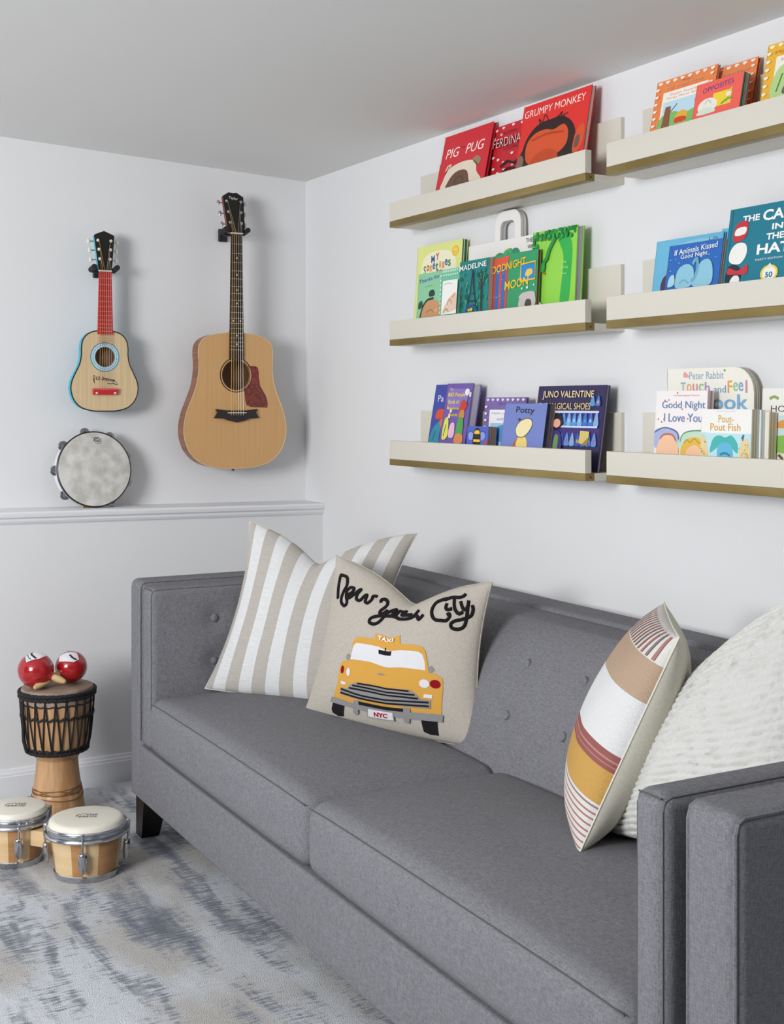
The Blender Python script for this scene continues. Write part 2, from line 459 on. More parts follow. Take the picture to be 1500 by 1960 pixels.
for x, y in ((.08, .93), (.22, .95), (.42, .96), (.6, .95), (.8, .95), (.05, .78), (.2, .83), (.07, .42), (.18, .36), (.3, .28), (.46, .42), (.1, .2), (.2, .1), (.33, .14), (.5, .2), (.62, .3), (.9, .5), (.9, .8)):
    fl += flower('F6E3DE', x, y, .02)
book('picture_book', 'T', -1.314, .25, .236, -.0405, 7, .008, 'C92632', 'red picture book scattered with white flowers, half hidden between two red books',
     fl + [('t', '5A1418', 'THE STORY', .36, .83, .34, .05), ('t', '30100F', 'FERDINAND', .46, .66, .78, .16, 0, -.01), ('t', 'F3DCD6', 'FERDINAND', .45, .668, .78, .16, 0, -.012),
           ('t', '5A1418', 'A ROSES', .42, .53, .3, .045), ('c', '2A0E10', [(.25, .2), (.38, .28), (.52, .22), (.6, .26)], .03), ('c', '2A0E10', [(.3, .08), (.42, .14), (.6, .1)], .03)], pages=('A01C26', '8A1620'))
book('picture_book', 'T', -1.512, .306, .257, -.085, 10, .014, 'E2332E', 'largest red picture book with a dark and orange rounded shape, right end of its ledge',
     [('t', 'FFF6EF', 'GRUMPY MONKEY', .48, .855, .9, .115, 0, -.004),
      ('s', '2A1C1A', [(.04, .0), (.07, .28), (.14, .5), (.28, .64), (.46, .66), (.62, .66), (.78, .52), (.86, .3), (.85, .0)]),
      ('s', 'D9562B', [(.14, .12), (.13, .36), (.24, .5), (.4, .52), (.52, .48), (.66, .52), (.74, .4), (.74, .2), (.62, .08), (.4, .0), (.24, .0)]),
      ('s', 'D9562B', [(.84, .06), (.86, .34), (.95, .44), (.99, .3), (.96, .1), (.9, .02)]), ('s', '6E5551', [(.86, .1), (.87, .25), (.92, .27), (.92, .12)]),
      ('s', '8A675E', [(.01, .02), (.02, .16), (.07, .2), (.11, .12), (.1, .02)]),
      ('s', 'C64A22', [(.24, .0), (.28, .14), (.44, .2), (.58, .14), (.62, .0)]), ('c', 'B8401C', [(.2, .4), (.42, .44), (.68, .4)], .02),
      ('c', '2A1C1A', [(.3, .64), (.27, .72), (.33, .66), (.36, .76), (.42, .66)], .01), ('c', '2A1C1A', [(.55, .66), (.62, .72), (.6, .65), (.7, .68)], .01)], edge='8E1C1A', board=.0022)
# middle ledge near the corner: green books
book('picture_book', 'M', -.905, .268, .303, -.052, 4, .02, 'E4E98F', 'pale yellow picture book with multicoloured lettering, behind the small mint green book',
     [('s', 'F4F1CF', [(.12, .3), (.1, .6), (.2, .86), (.6, .9), (.85, .8), (.92, .5), (.9, .3)]), ('e', 'F2C230', .86, .86, .075, .07), ('e', 'F6D95A', .86, .86, .05, .045),
      ('c', 'E8A820', [(.82, .86), (.85, .84), (.89, .86)], .01)] + letters(['3B62B0', 'D33A2C', '2E8A50'], 'MY', .42, .815, .2, .1, 3, .02, .01) +
     letters(['2E8A50', 'D33A2C', 'E8A020', '3B62B0'], 'Sometimes', .47, .70, .62, .12, 5, .02, .01) + letters(['D33A2C', '2E8A50', '7A4BA0'], 'signs', .48, .585, .42, .11, 4, .02, .01), pages=('2E7A44', 'E0E4DA', '23663A'), leaves=4)
book('board_book', 'M', -.998, .145, .205, -.098, 4, .010, '8CCBA0', 'small mint green board book with violet lettering, leftmost on the green row',
     [('t', '3F51A8', 'Thanks for', .46, .86, .86, .09, 5, .01), ('t', '3A6A55', 'the moment', .45, .7, .34, .025, 3),
      ('s', 'C9976A', [(.2, .0), (.22, .2), (.4, .36), (.66, .38), (.9, .3), (.98, .0)]), ('s', '274A3C', [(.08, .2), (.07, .34), (.2, .38), (.24, .26)]), ('s', '1F3D33', [(.5, .46), (.5, .58), (.66, .6), (.72, .48)]),
      ('c', '22332C', [(.16, .0), (.24, .22), (.42, .38), (.68, .41)], .05), ('c', 'A0724C', [(.4, .1), (.55, .16), (.7, .12)], .02), ('e', 'E0A080', .8, .14, .07, .04)])
pd = []
for i in range(9): pd += flower('D8F2E2', .08 + .1 * i, .955, .022)
for i in range(9): pd += flower('D8F2E2', .05, .06 + .1 * i, .022)
for i in range(9): pd += flower('D8F2E2', .16 + .1 * i, .86 + .0 * i, .02)
book('board_book', 'M', -1.147, .106, .205, -.1045, 4, .009, '6FC6A2', 'board book with a mint blossom border, just left of the teal tower book',
     pd + [('r', 'F2F1EC', .2, .0, 1.0, .74), ('c', '88B8A0', [(.3, .65), (.5, .68), (.7, .65)], .02), ('s', 'E6C6B4', [(.3, .05), (.45, .25), (.7, .4), (.95, .44), (1, .1)]),
           ('c', 'B97560', [(.5, .2), (.62, .33), (.75, .22)], .03), ('c', '8FA060', [(.3, .03), (.45, .12), (.6, .05)], .04), ('c', 'C89A50', [(.75, .35), (.9, .42)], .04)])
tr = []
q = random.Random(8)
for i in range(46):
    x = q.choice((q.uniform(.02, .36), q.uniform(.62, .98))); y = q.uniform(.03, .74); tr.append(('c', q.choice(('1B6E4C', '2C9C6C', '0F4F46', '54B58A')), [(x, y), (x + q.uniform(-.05, .05), y + .04), (x + q.uniform(-.06, .06), y + .07)], .025))
book('board_book', 'M', -1.257, .156, .218, -.1055, 3, .017, '11807C', 'teal board book with a dark lattice tower and thick tan pages',
     tr + [('l', '12243A', [(.3, .0), (.42, .35), (.47, .62), (.49, .8)], .03), ('l', '12243A', [(.68, .0), (.57, .35), (.52, .62), (.5, .8)], .03), ('l', '17506E', [(.42, .35), (.57, .35)], .03), ('l', '12243A', [(.36, .2), (.62, .2)], .025),
           ('l', '3A2A1C', [(.82, .0), (.8, .5), (.83, .74)], .035), ('c', '3A2A1C', [(.8, .4), (.72, .52), (.7, .6)], .02), ('c', '3A2A1C', [(.8, .45), (.9, .56), (.93, .65)], .02), ('l', '3A2A1C', [(.1, .0), (.12, .5)], .03),
           ('e', 'D8B93C', .5, .04, .05, .035), ('e', 'C9B038', .42, .03, .04, .03), ('c', '1E4E8C', [(.3, .02), (.5, .12), (.7, .02)], .05), ('t', 'F3F6F2', 'MADELINE', .5, .875, .92, .1, 2, .012)], pages=('C9B09A', 'AE9580'), leaves=5)
# white carry-handle board book
def handle_outline(w, h):
    top = h; hh = .085; a0, a1 = .14, .27
    o = [(0, 0), (w, 0), (w, h), (a1 + .002, h)]
    for k in range(9): q = k * math.pi / 16; o.append((a1 - .04 + .04 * math.cos(q), top + hh - .04 + .04 * math.sin(q)))
    for k in range(9): q = math.pi / 2 + k * math.pi / 16; o.append((a0 + .04 + .04 * math.cos(q), top + hh - .04 + .04 * math.sin(q)))
    o.append((a0, h)); 
    o.append((a0 + .028, h))
    for k in range(9): q = math.pi - k * math.pi / 16; o.append((a0 + .028 + .02 + .02 * math.cos(q), top + hh - .05 + .02 * math.sin(q)))
    for k in range(9): q = math.pi / 2 - k * math.pi / 16; o.append((a1 - .028 - .02 + .02 * math.cos(q), top + hh - .05 + .02 * math.sin(q)))
    o.append((a1 - .028, h)); o.append((a0 + .0281, h - .0001)); o.append((0, h))
    return o
ho = handle_outline(.425, .274)
book('board_book', 'M', -1.208, .425, .274, -.0405, 2, .019, 'EFECE8', 'large white board book with a carrying handle and green arches',
     [('e', 'E9C93A', .3, .7, .05, .06), ('e', 'E9C93A', .39, .76, .06, .07), ('e', 'E9C93A', .5, .8, .06, .07), ('e', 'E9C93A', .58, .8, .05, .06),
      ('s', '3FA566', [(.2, .45), (.2, .6), (.26, .74), (.33, .72), (.36, .5)]), ('s', '2F9168', [(.3, .5), (.31, .72), (.38, .82), (.45, .78), (.46, .5)]), ('s', '47B070', [(.42, .5), (.43, .78), (.5, .86), (.56, .82), (.57, .5)]), ('s', '2E8C74', [(.53, .5), (.54, .8), (.59, .86), (.64, .78), (.64, .5)]),
      ('c', '1F6E58', [(.36, .5), (.37, .66), (.38, .76)], .006), ('c', '1F6E58', [(.49, .5), (.49, .7), (.5, .82)], .006), ('s', 'C8503C', [(.15, .5), (.16, .6), (.22, .63), (.25, .5)]),
      ('t', '4A4A48', 'THE', .745, .93, .08, .06), ('t', '4A4A48', 'VERY', .77, .84, .09, .05), ('t', '4A4A48', 'HUNGRY', .74, .74, .14, .04)],
     outline=ho, pages=('DAD7D2', 'A9A6A2'), leaves=3, board=.005, edge='CFCBC6')
book('picture_book', 'M', -1.374, .254, .221, -.088, 3, .0105, '2E9A66', 'green picture book with big yellow capitals, striped curtains and a dark red edge',
     [('r', 'C4473A', .1, .0, .44, .9), ('r', '2B6FB6', .2, .0, .27, .8), ('r', '2B6FB6', .32, .0, .39, .8), ('l', 'E4584A', [(.295, .0), (.295, .85)], .016), ('l', 'E4584A', [(.41, .0), (.41, .88)], .014), ('p', 'D9573F', [(.1, .76), (.1, .95), (.47, .97), (.42, .8)])] +
     dots('D8E6F2', 10, .2, .1, .4, .7, 5, .007) +
     [('r', '2C86C8', .70, .48, .95, .76), ('s', 'E8C85A', [(.78, .56), (.81, .66), (.9, .66), (.91, .58), (.84, .54)]), ('l', 'F0C22E', [(.69, .46), (.965, .48), (.96, .79), (.695, .77), (.69, .46)], .018),
      ('t', 'F5CB2C', 'GOODNIGHT', .41, .775, .76, .14, 5, .012, .12), ('t', 'F5CB2C', 'MOON', .62, .44, .46, .155, 4, .012, .12),
      ('s', 'C9C0BC', [(.69, .0), (.69, .16), (.67, .17), (.75, .25), (.93, .26), (.98, .2), (.97, .0)]), ('s', '4A3C3C', [(.8, .0), (.81, .1), (.85, .13), (.91, .1), (.91, .0)]),
      ('e', 'DCEDE4', .73, .33, .016, .02), ('e', 'DCEDE4', .83, .34, .02, .025), ('e', 'DCEDE4', .95, .37, .012, .015)], pages=('B8492A', '9A3820'), edge='8E3A22')
lf = []
q = random.Random(12)
for i in range(70):
    x = q.uniform(.02, .98); y = .93 + q.uniform(-.07, .06) - (.09 if x < .3 and q.random() < .5 else 0); lf.append(('e', q.choice(('1D8F3E', '27A548', '178035')), x, y, .035, .025, q.uniform(0, 180)))
book('picture_book', 'M', -1.576, .2, .271, -.0705, 3, .0245, '93D64A', 'tall lime green picture book with a leafy top and a dark green trunk shape',
     [('s', '2DB04A', [(.68, .0), (.7, .3), (.72, .6), (.62, .8), (.55, .9), (.75, .95), (.9, .75), (.9, .4), (.86, .0)])] + lf +
     [('c', '1D8F3E', [(.55, .88), (.42, .72), (.38, .62), (.3, .55), (.28, .5)], .06), ('s', '27A548', [(.26, .44), (.25, .54), (.34, .56), (.34, .46)]), ('e', 'C0392B', .335, .42, .016, .022), ('s', 'F2F2F2', [(.14, .0), (.18, .1), (.24, .06), (.3, .0)]), ('c', '222222', [(.17, .03), (.22, .07), (.24, .03)], .02),
      ('t', 'B8F0A0', 'The', .79, .53, .1, .03), ('t', 'B8F0A0', 'Giving', .79, .46, .16, .035), ('t', 'B8F0A0', 'Tree', .79, .38, .12, .03)], pages=('A5A3AC', 'C6C4CB'), board=.003, edge='7CC23C')
# bottom ledge near the corner: purple books
book('picture_book', 'B', -1.005, .2, .242, -.064, 10, .011, '3F4BA6', 'blue picture book with white letters Pa, leftmost and partly covered by a violet book',
     [('t', 'EDEBF5', 'Pa', .2, .76, .17, .11), ('s', 'D8512E', [(.12, .42), (.14, .54), (.3, .58), (.45, .5), (.4, .42), (.25, .4)]), ('s', 'C87B45', [(.24, .2), (.25, .36), (.36, .4), (.42, .25)]), ('s', '2F8FA8', [(.03, .0), (.1, .25), (.26, .34), (.34, .1), (.34, .0)]), ('c', '1F6E90', [(.12, .03), (.18, .2)], .03), ('s', '5A2F8A', [(.34, .0), (.34, .3), (.5, .4), (.7, .0)])], pages=('4A4C7A', 'C8C6D2'))
sp = []
q = random.Random(4)
for i in range(15):
    x, y = q.uniform(.05, .95), q.uniform(.05, .9); sp.append(('r', q.choice(('EDEBF2', 'EDEBF2', 'D9D36A')), x, y, x + .07, y + .075))
book('picture_book', 'B', -1.128, .145, .240, -.0985, 10, .031, '7059A8', 'thick violet picture book with yellow title lettering and a patchwork of white squares',
     sp + [('p', '8A76BC', [(.08, .72), (.1, .92), (.9, .9), (.86, .6), (.2, .56)])] +
     [('t', 'F0DA3C', 'The', .22, .9, .12, .05), ('t', 'F0DA3C', 'BIG Purple', .44, .80, .66, .085, 0, .02), ('t', 'F0DA3C', 'Book of', .36, .69, .42, .07, 0, .01), ('t', 'F0DA3C', 'Beginner', .42, .57, .5, .06, 0, .01), ('t', 'F0DA3C', 'Books', .42, .47, .34, .055, 0, .01),
      ('e', 'EDEBF2', .84, .85, .09, .06), ('s', 'C8432E', [(.62, .6), (.72, .72), (.9, .64), (.82, .54), (.66, .54)]), ('s', 'C98A4A', [(.64, .42), (.68, .54), (.82, .54), (.84, .42)]), ('s', '4FA04A', [(.62, .14), (.64, .4), (.82, .4), (.86, .14)]), ('s', 'D98A50', [(.6, .0), (.62, .14), (.86, .14), (.9, .0)]), ('s', 'E0DE5A', [(.1, .06), (.12, .38), (.26, .4), (.3, .1)]), ('s', 'E6B8D8', [(.34, .1), (.36, .3), (.52, .32), (.54, .1)]),
      ('c', '3F7F3A', [(.15, .1), (.2, .3)], .03)], pages=('C2C0CA', 'D4D2D8'), board=.003)
pb = []
for i in range(8): pb += flower('EDE4F2', .07 + .125 * i, .95, .022)
for i in range(6): pb += flower('EDE4F2', .06, .1 + .14 * i, .022)
book('picture_book', 'B', -1.318, .208, .198, -.061, 5, .010, '7D68A6', 'mauve picture book with a white blossom border, between the violet book and the bee book',
     pb + [('t', '5A4A86', 'My Very First', .6, .86, .5, .05), ('r', 'F0EEF0', .16, .0, 1.0, .74), ('t', '6A7FA8', 'Hello to you,', .5, .66, .56, .06), ('t', '6A7FA8', 'with love', .55, .55, .4, .06), ('r', 'A8CDE6', .2, .0, 1.0, .46), ('s', '5C9CC8', [(.25, .2), (.4, .4), (.7, .42), (.9, .2), (.6, .05)])], pages=('5A4A80', 'CFCAD8'))
book('board_book', 'B', -1.302, .112, .111, -.1055, 4, .030, '4E63C0', 'smallest chunky blue board book with a black and yellow bee shape and brown page edges',
     [('s', '8FA0E0', [(.08, .3), (.06, .6), (.22, .72), (.36, .5), (.3, .28)]), ('s', '8FA0E0', [(.56, .3), (.6, .66), (.8, .72), (.88, .5), (.74, .26)]), ('c', '2A2F6A', [(.08, .3), (.06, .6), (.22, .72), (.36, .5)], .02), ('c', '2A2F6A', [(.58, .34), (.62, .66), (.8, .72), (.88, .5)], .02),
      ('s', '1D1B1E', [(.32, .0), (.3, .5), (.4, .86), (.56, .88), (.66, .5), (.62, .0)]), ('s', 'F2C53A', [(.36, .6), (.4, .76), (.56, .78), (.6, .6)]), ('r', 'F2C53A', .33, .16, .64, .3), ('s', 'D0402E', [(.82, .1), (.86, .25), (.98, .2), (.96, .06)])], pages=('86705E', '9A8472'), leaves=6)
book('board_book', 'B', -1.474, .199, .180, -.1055, 8.5, .012, '7484C6', 'periwinkle blue board book with one black word above a cream rounded shape',
     [('t', '181820', 'Potty', .5, .83, .44, .18, -2, .012), ('c', '1D1B1E', [(.34, .62), (.4, .66), (.38, .6), (.42, .64)], .012), ('s', 'F2E3B0', [(.36, .26), (.32, .42), (.4, .58), (.56, .66), (.68, .62), (.7, .48), (.6, .3), (.48, .22)]), ('s', 'A9604A', [(.3, .0), (.34, .16), (.5, .22), (.5, .0)]), ('s', 'EFD27A', [(.38, .0), (.4, .22), (.5, .26), (.6, .2), (.62, .0)]), ('c', '3A2A22', [(.36, .26), (.32, .42), (.4, .58), (.56, .66), (.68, .62), (.7, .48), (.6, .3), (.48, .22), (.36, .26)], .01)],
     pages=('20201E', '3E443A'), leaves=3, edge='4A5488')
book('board_book', 'B', -1.478, .205, .178, -.0932, 8.5, .0125, '4A3E48', 'dark board book seen only by its page edges, directly behind the periwinkle book', [], pages=('8A7568', '4A4240', '9C8A7C'), leaves=4)
gl = []
q = random.Random(21)
for row in (.02, .36, .40):
    pass
for i in range(9):
    for (yb, hh) in ((.37, .22), (.06, .2), (.68, .16)):
        x = .28 + .08 * i
        if yb == .68 and i < 7: continue
        gl.append(('s', q.choice(('3D6FC8', '5B93DC', '2E55B0', '76B2E6')), [(x - .032, yb), (x - .03, yb + hh * .4), (x, yb + hh), (x + .03, yb + hh * .4), (x + .032, yb)]))
        gl.append(('e', q.choice(('9FD0F0', 'C05A6A', '49A8A0', 'D8A050')), x, yb + hh * .35, .013, .03))
book('picture_book', 'B', -1.590, .295, .229, -.0795, 8.5, .012, '2B2350', 'dark navy picture book with gold capitals, standing past the end of the ledge lip',
     [('r', '3E2A78', .0, .05, .97, .34), ('r', '3E2A78', .0, .36, .97, .6)] + gl + [('r', 'C9D8EE', .0, .565, .95, .60), ('r', 'C9D8EE', .0, .335, .95, .365),
      ('t', 'F3D9A8', 'JUNO VALENTINE', .47, .845, .76, .14, 0, .006), ('t', 'E8C98E', 'AND THE MAGICAL SHOES', .33, .67, .98, .105, 0, .004),
      ('s', '1B1420', [(.25, .36), (.26, .5), (.36, .56), (.44, .48), (.44, .36), (.34, .3)]), ('e', 'E8A890', .36, .4, .055, .07), ('s', '3A2E78', [(.26, .0), (.28, .24), (.42, .26), (.46, .0)]), ('s', '6E9A50', [(.34, .0), (.35, .2), (.4, .2), (.4, .0)]),
      ('p', 'D8C46E', [(.71, .1), (.72, .29), (.85, .28), (.84, .06)]), ('p', '9A8448', [(.84, .06), (.85, .2), (.76, .08)])], spine='1E1838', pages=('C9C6CE', '8A88A0'), board=.0025, edge='1E1838')
# far top ledge: orange and yellow
ob = []
for i in range(8): ob += flower('FBEFE6', .06 + .125 * i, .95, .024)
for i in range(6): ob += flower('FBEFE6', .05, .12 + .14 * i, .022)
for i in range(5): ob += flower('FBEFE6', .95, .2 + .16 * i, .02)
book('picture_book', 'T', -2.072, .208, .206, -.081, 12, .008, 'F08A4B', 'orange picture book with a white flower border around a spring scene, first on its ledge',
     ob + [('t', '3A2A24', 'Disney', .52, .875, .14, .035, 0, 0, .2), ('t', 'B9A4A0', 'My Very First', .5, .80, .6, .06), ('r', 'F6F1E6', .17, .0, .92, .72), ('t', 'D88A7C', "Pooh's Favorite", .53, .65, .46, .05), ('t', 'D88A7C', 'Things About Spring', .53, .58, .6, .05),
           ('r', 'BFE0EE', .2, .0, .9, .52), ('s', '7FBF6A', [(.2, .0), (.2, .24), (.4, .3), (.6, .22), (.9, .3), (.9, .0)]), ('p', '8A5A3C', [(.22, .0), (.25, .42), (.34, .42), (.36, .0)]), ('c', '5A4030', [(.34, .3), (.42, .4), (.44, .44)], .012), ('s', '69B85A', [(.74, .38), (.78, .5), (.9, .5), (.88, .36)]), ('s', 'EBB437', [(.44, .06), (.46, .22), (.56, .28), (.64, .2), (.62, .05)]), ('s', 'D24B34', [(.45, .06), (.46, .16), (.62, .14), (.62, .06)])], edge='8A3A1C', pages=('B06038', 'F0E0D0'))
book('picture_book', 'T', -2.18, .208, .2, -.061, 12, .009, 'EE8B4E', 'orange flower bordered picture book standing behind the coral red book',
     [i for i in ob if i[2] > .3] + [('t', 'B9A4A0', 'My Very First', .6, .80, .6, .06), ('r', 'F6F1E6', .17, .0, .92, .72)], edge='8A3A1C', pages=('7A3418', 'B06038'))
book('board_book', 'T', -2.252, .149, .152, -.1065, 11, .021, 'F2665A', 'coral red board book titled OPPOSITES with coloured page edges',
     [('t', '5B3F8C', 'OPPOSITES', .48, .78, .66, .16, 4, .0), ('r', 'F4D438', .4, .14, .8, .58), ('e', 'EDEBE0', .3, .24, .21, .24), ('s', 'D8E4D4', [(.1, .0), (.14, .14), (.3, .2), (.46, .1), (.46, .0)]), ('c', 'BFC8C0', [(.24, .3), (.3, .42), (.38, .3)], .02), ('c', 'D8C86A', [(.7, .4), (.8, .62)], .03), ('e', 'EFE9E2', .74, .44, .06, .07), ('c', 'B8A8A0', [(.7, .2), (.74, .36)], .02), ('c', '6FA84A', [(.6, .18), (.7, .28), (.82, .3)], .03)],
     pages=('2E8A50', '44403C', '48B0A8', '9A9690', 'D98AA8', 'C0BCB6'), leaves=7)
yb = []
for i in range(8): yb += flower('FFF6DC', .06 + .125 * i, .95, .024)
for i in range(6): yb += flower('FFF6DC', .05, .12 + .14 * i, .022)
book('picture_book', 'T', -2.440, .2, .208, -.085, 12, .010, 'F0B93A', 'yellow picture book with a white flower border, right of the coral red book',
     yb + [('t', '3A2A24', 'Disney', .5, .885, .14, .035, 0, 0, .2), ('t', 'D98E3A', 'My Very First', .46, .81, .66, .07), ('r', 'F6F1E6', .17, .0, .92, .73), ('t', 'D8806C', 'Eeyore Has', .5, .65, .5, .06), ('s', 'B9D890', [(.2, .0), (.2, .45), (.4, .58), (.9, .5), (.9, .0)]), ('s', '6A646C', [(.34, .04), (.4, .26), (.55, .3), (.7, .22), (.72, .04)]), ('s', 'C8604C', [(.42, .42), (.46, .5), (.52, .46), (.48, .4)]), ('c', '4E7F46', [(.24, .1), (.3, .4)], .02)], edge='B87818')
# far middle ledge: blue books
book('picture_book', 'M', -2.066, .228, .195, -.062, 8, .008, '6DB9DC', 'sky blue picture book with an orange wave shape, behind the royal blue book',
     [('s', '8ECBE6', [(.3, .8), (.5, .92), (.9, .9), (.9, .7)]), ('s', 'D8793A', [(.2, .3), (.26, .6), (.36, .78), (.44, .86), (.5, .4), (.4, .1)]), ('s', 'EAC0A4', [(.32, .2), (.34, .5), (.44, .56), (.46, .2)]), ('s', '4A3450', [(.15, .0), (.16, .28), (.3, .34), (.42, .2), (.4, .0)]), ('c', '7A4C9C', [(.2, .18), (.3, .28), (.4, .24)], .03), ('t', '4A4A60', 'Lili', .86, .9, .12, .05)])
st = dots('CFE2F6', 16, .05, .1, .95, .95, 6, .012)
book('board_book', 'M', -2.155, .178, .170, -.1005, 9, .022, '2467B8', 'royal blue board book with white lettering above two pale blue rounded shapes',
     st + [('t', 'F2F4F4', 'If Animals Kissed', .52, .85, .8, .13, 3, .008), ('t', 'F2F4F4', 'Good Night', .5, .70, .5, .13, 2, .008),
           ('s', '8EC6DA', [(.22, .0), (.2, .28), (.26, .46), (.4, .52), (.52, .4), (.54, .16), (.48, .0)]), ('s', '8EC6DA', [(.54, .0), (.56, .3), (.66, .54), (.8, .56), (.88, .34), (.86, .0)]), ('c', '6FA9C2', [(.5, .5), (.56, .62), (.6, .4), (.56, .18), (.5, .12)], .05), ('s', 'A9D6E4', [(.06, .04), (.08, .26), (.16, .3), (.18, .08)]), ('c', '6FA9C2', [(.28, .1), (.36, .16), (.46, .08)], .02)],
     pages=('D0C4B8', 'B4A89C'), leaves=5)
book('picture_book', 'M', -2.277, .2, .203, -.050, 8, .008, '6CC0DA', 'light blue picture book mostly hidden behind the tall teal book', [('s', 'B03A4A', [(.1, .78), (.14, .86), (.22, .86), (.2, .74)])])
book('picture_book', 'M', -2.342, .197, .236, -.096, 9, .012, '14798F', 'tall teal picture book with heavy white capitals and a red and white shape',
     [('l', '0F5F70', [(.045, .0), (.045, 1.)], .012), ('t', 'F6F6F2', 'THE', .34, .84, .26, .085, 0, .03), ('t', 'F6F6F2', 'CAT', .74, .845, .44, .145, 0, .03), ('t', 'F6F6F2', 'IN', .755, .68, .16, .08, 0, .03), ('t', 'F6F6F2', 'THE', .735, .555, .26, .085, 0, .03), ('t', 'F6F6F2', 'HAT', .735, .40, .5, .135, 0, .03), ('t', 'E8EEF0', 'PARTY EDITION', .68, .265, .4, .026),
      ('s', 'F1EFEA', [(.08, .28), (.07, .42), (.16, .52), (.3, .5), (.33, .36), (.24, .24)]), ('s', 'C9303A', [(.1, .56), (.13, .78), (.3, .8), (.28, .58)]), ('s', 'F1EFEA', [(.12, .63), (.14, .72), (.28, .73), (.27, .64)]),
      ('s', '1A2A3A', [(.05, .0), (.06, .2), (.16, .24), (.26, .16), (.26, .0)]), ('s', 'C9303A', [(.06, .12), (.08, .2), (.22, .15), (.36, .22), (.36, .1), (.2, .1)]), ('s', 'F1EFEA', [(.12, .0), (.16, .08), (.24, .08), (.26, .0)]), ('e', 'F0D23C', .71, .07, .13, .11), ('e', 'F4F2EA', .71, .07, .10, .085), ('t', '1F6FA0', '50', .71, .05, .11, .075, 0, .03), ('s', 'E9E6DC', [(.68, .14), (.71, .2), (.74, .14)])], edge='0C4E5C', board=.0022)
# far bottom ledge: cream and white books
q = random.Random(2)
tf = letters(['8FB6D8', 'F0B070', 'E88FA0', '9CCB8C', 'B090C8'], 'Touch', .34, .775, .36, .13, 0, .008) + [('t', '7FA8C8', 'and', .625, .755, .14, .08, 0, .004)] + letters(['F0A050', '9CCB8C', '7FA8D8', 'D88FA8'], 'Feel', .83, .78, .24, .14, 0, .008)
book('board_book', 'B', -2.100, .287, .264, -.033, 0, .018, 'F1EEE2', 'largest cream board book with rounded corner and pastel title, behind the white books',
     [('s', 'E8A0A8', [(.2, .9), (.21, .96), (.24, .94), (.27, .9)]), ('t', '8FB0C8', 'Peter Rabbit', .47, .915, .4, .085, 0, .003), ('e', '7FA850', .68, .965, .012, .014)] + tf + [('t', '7DB2DC', 'book', .68, .61, .52, .17, 0, .012)],
     rnd=.06, leaves=4, pages=('DCD6C8', 'A9A08C'), edge='B9B09A')
hr = []
q = random.Random(31)
for i in range(9): hr.append(('e', 'D86A78', q.uniform(.05, .95), q.uniform(.5, .97), .014, .014))
book('board_book', 'B', -2.108, .175, .209, -.087, 3.5, .020, 'F4EEEC', 'white board book with blue lettering above two sleeping round heads',
     hr + [('t', 'E08A94', 'Caroline Jayne Church', .6, .925, .5, .03), ('t', '6C87B4', 'Good Night', .55, .765, .84, .15, 0, .003), ('t', '6C87B4', 'I Love You', .55, .58, .74, .13, 0, .003),
           ('s', 'A9B4DC', [(.02, .1), (.0, .36), (.2, .42), (.44, .36), (.5, .2), (.4, .1)]), ('c', '3C4C84', [(.0, .34), (.2, .42), (.44, .36), (.5, .22)], .016), ('s', 'BFDcc4', [(.5, .1), (.54, .3), (.74, .38), (1., .38), (1., .1)]), ('c', '4C8A6C', [(.52, .2), (.58, .33), (.76, .38), (1., .38)], .016),
           ('s', 'F3C4A0', [(.08, .0), (.1, .2), (.2, .3), (.36, .3), (.46, .18), (.48, .0)]), ('c', 'B86A4C', [(.12, .24), (.2, .31), (.36, .31), (.44, .22)], .025), ('s', 'E4B84A', [(.56, .0), (.6, .2), (.74, .28), (.9, .26), (1., .16), (1., .0)]), ('s', 'F3C4A0', [(.66, .0), (.7, .12), (.84, .16), (.94, .06), (.94, .0)]), ('c', 'C8962E', [(.6, .18), (.66, .24), (.72, .2), (.8, .26), (.88, .2), (.96, .2)], .02)],
     leaves=4, pages=('E6C4C0', 'D8D0CC', 'A98A84'))
q = random.Random(17)
dt = [('e', 'B08A50', q.choice((q.uniform(.02, .1), q.uniform(.78, .95))), q.uniform(.02, .34), .008, .012) for _ in range(24)]
book('board_book', 'B', -2.290, .156, .166, -.1055, 2, .022, 'F3F1EC', 'small white board book with gold letters and a teal shape, foremost on its ledge',
     [('t', 'B0A8A0', 'by Deborah Diesen', .5, .955, .36, .025), ('t', 'D9A83C', 'Pout-', .5, .80, .3, .15, 0, .006), ('t', 'D9A83C', 'Pout Fish', .49, .63, .6, .15, 0, .006), ('s', 'BFE2EA', [(.0, .0), (.0, .48), (.2, .5), (.5, .5), (.9, .5), (1., .46), (1., .0)]),
      ('s', '45B3AE', [(.2, .1), (.24, .36), (.36, .46), (.5, .42), (.62, .46), (.74, .3), (.74, .1), (.6, .22), (.4, .24)]), ('s', '5FB6D8', [(.36, .0), (.36, .24), (.48, .32), (.62, .26), (.64, .0)]), ('s', 'E4CF9A', [(.0, .0), (.0, .42), (.08, .44), (.14, .2), (.16, .0)]), ('s', 'E4CF9A', [(.78, .0), (.8, .3), (.88, .4), (.96, .34), (.98, .0)]), ('c', '2F7F90', [(.4, .06), (.5, .1), (.6, .05)], .03), ('c', '3A6A90', [(.82, .4), (.86, .48), (.84, .36)], .02)] + dt,
     leaves=5, pages=('D2C8B6', 'B8AE9C'))
book('board_book', 'B', -2.292, .158, .165, -.0815, 2, .011, 'E9F0F2', 'thin pale blue board book, its edges showing directly behind the gold lettered book', [], leaves=3, pages=('DDE6EA', 'C2CCD0'))
book('board_book', 'B', -2.294, .168, .160, -.0690, 2, .024, 'EFE8DA', 'cream board book with tan page edges, between pale blue book and the wall', [], leaves=5, pages=('D2C4AA', 'BCAD94'))
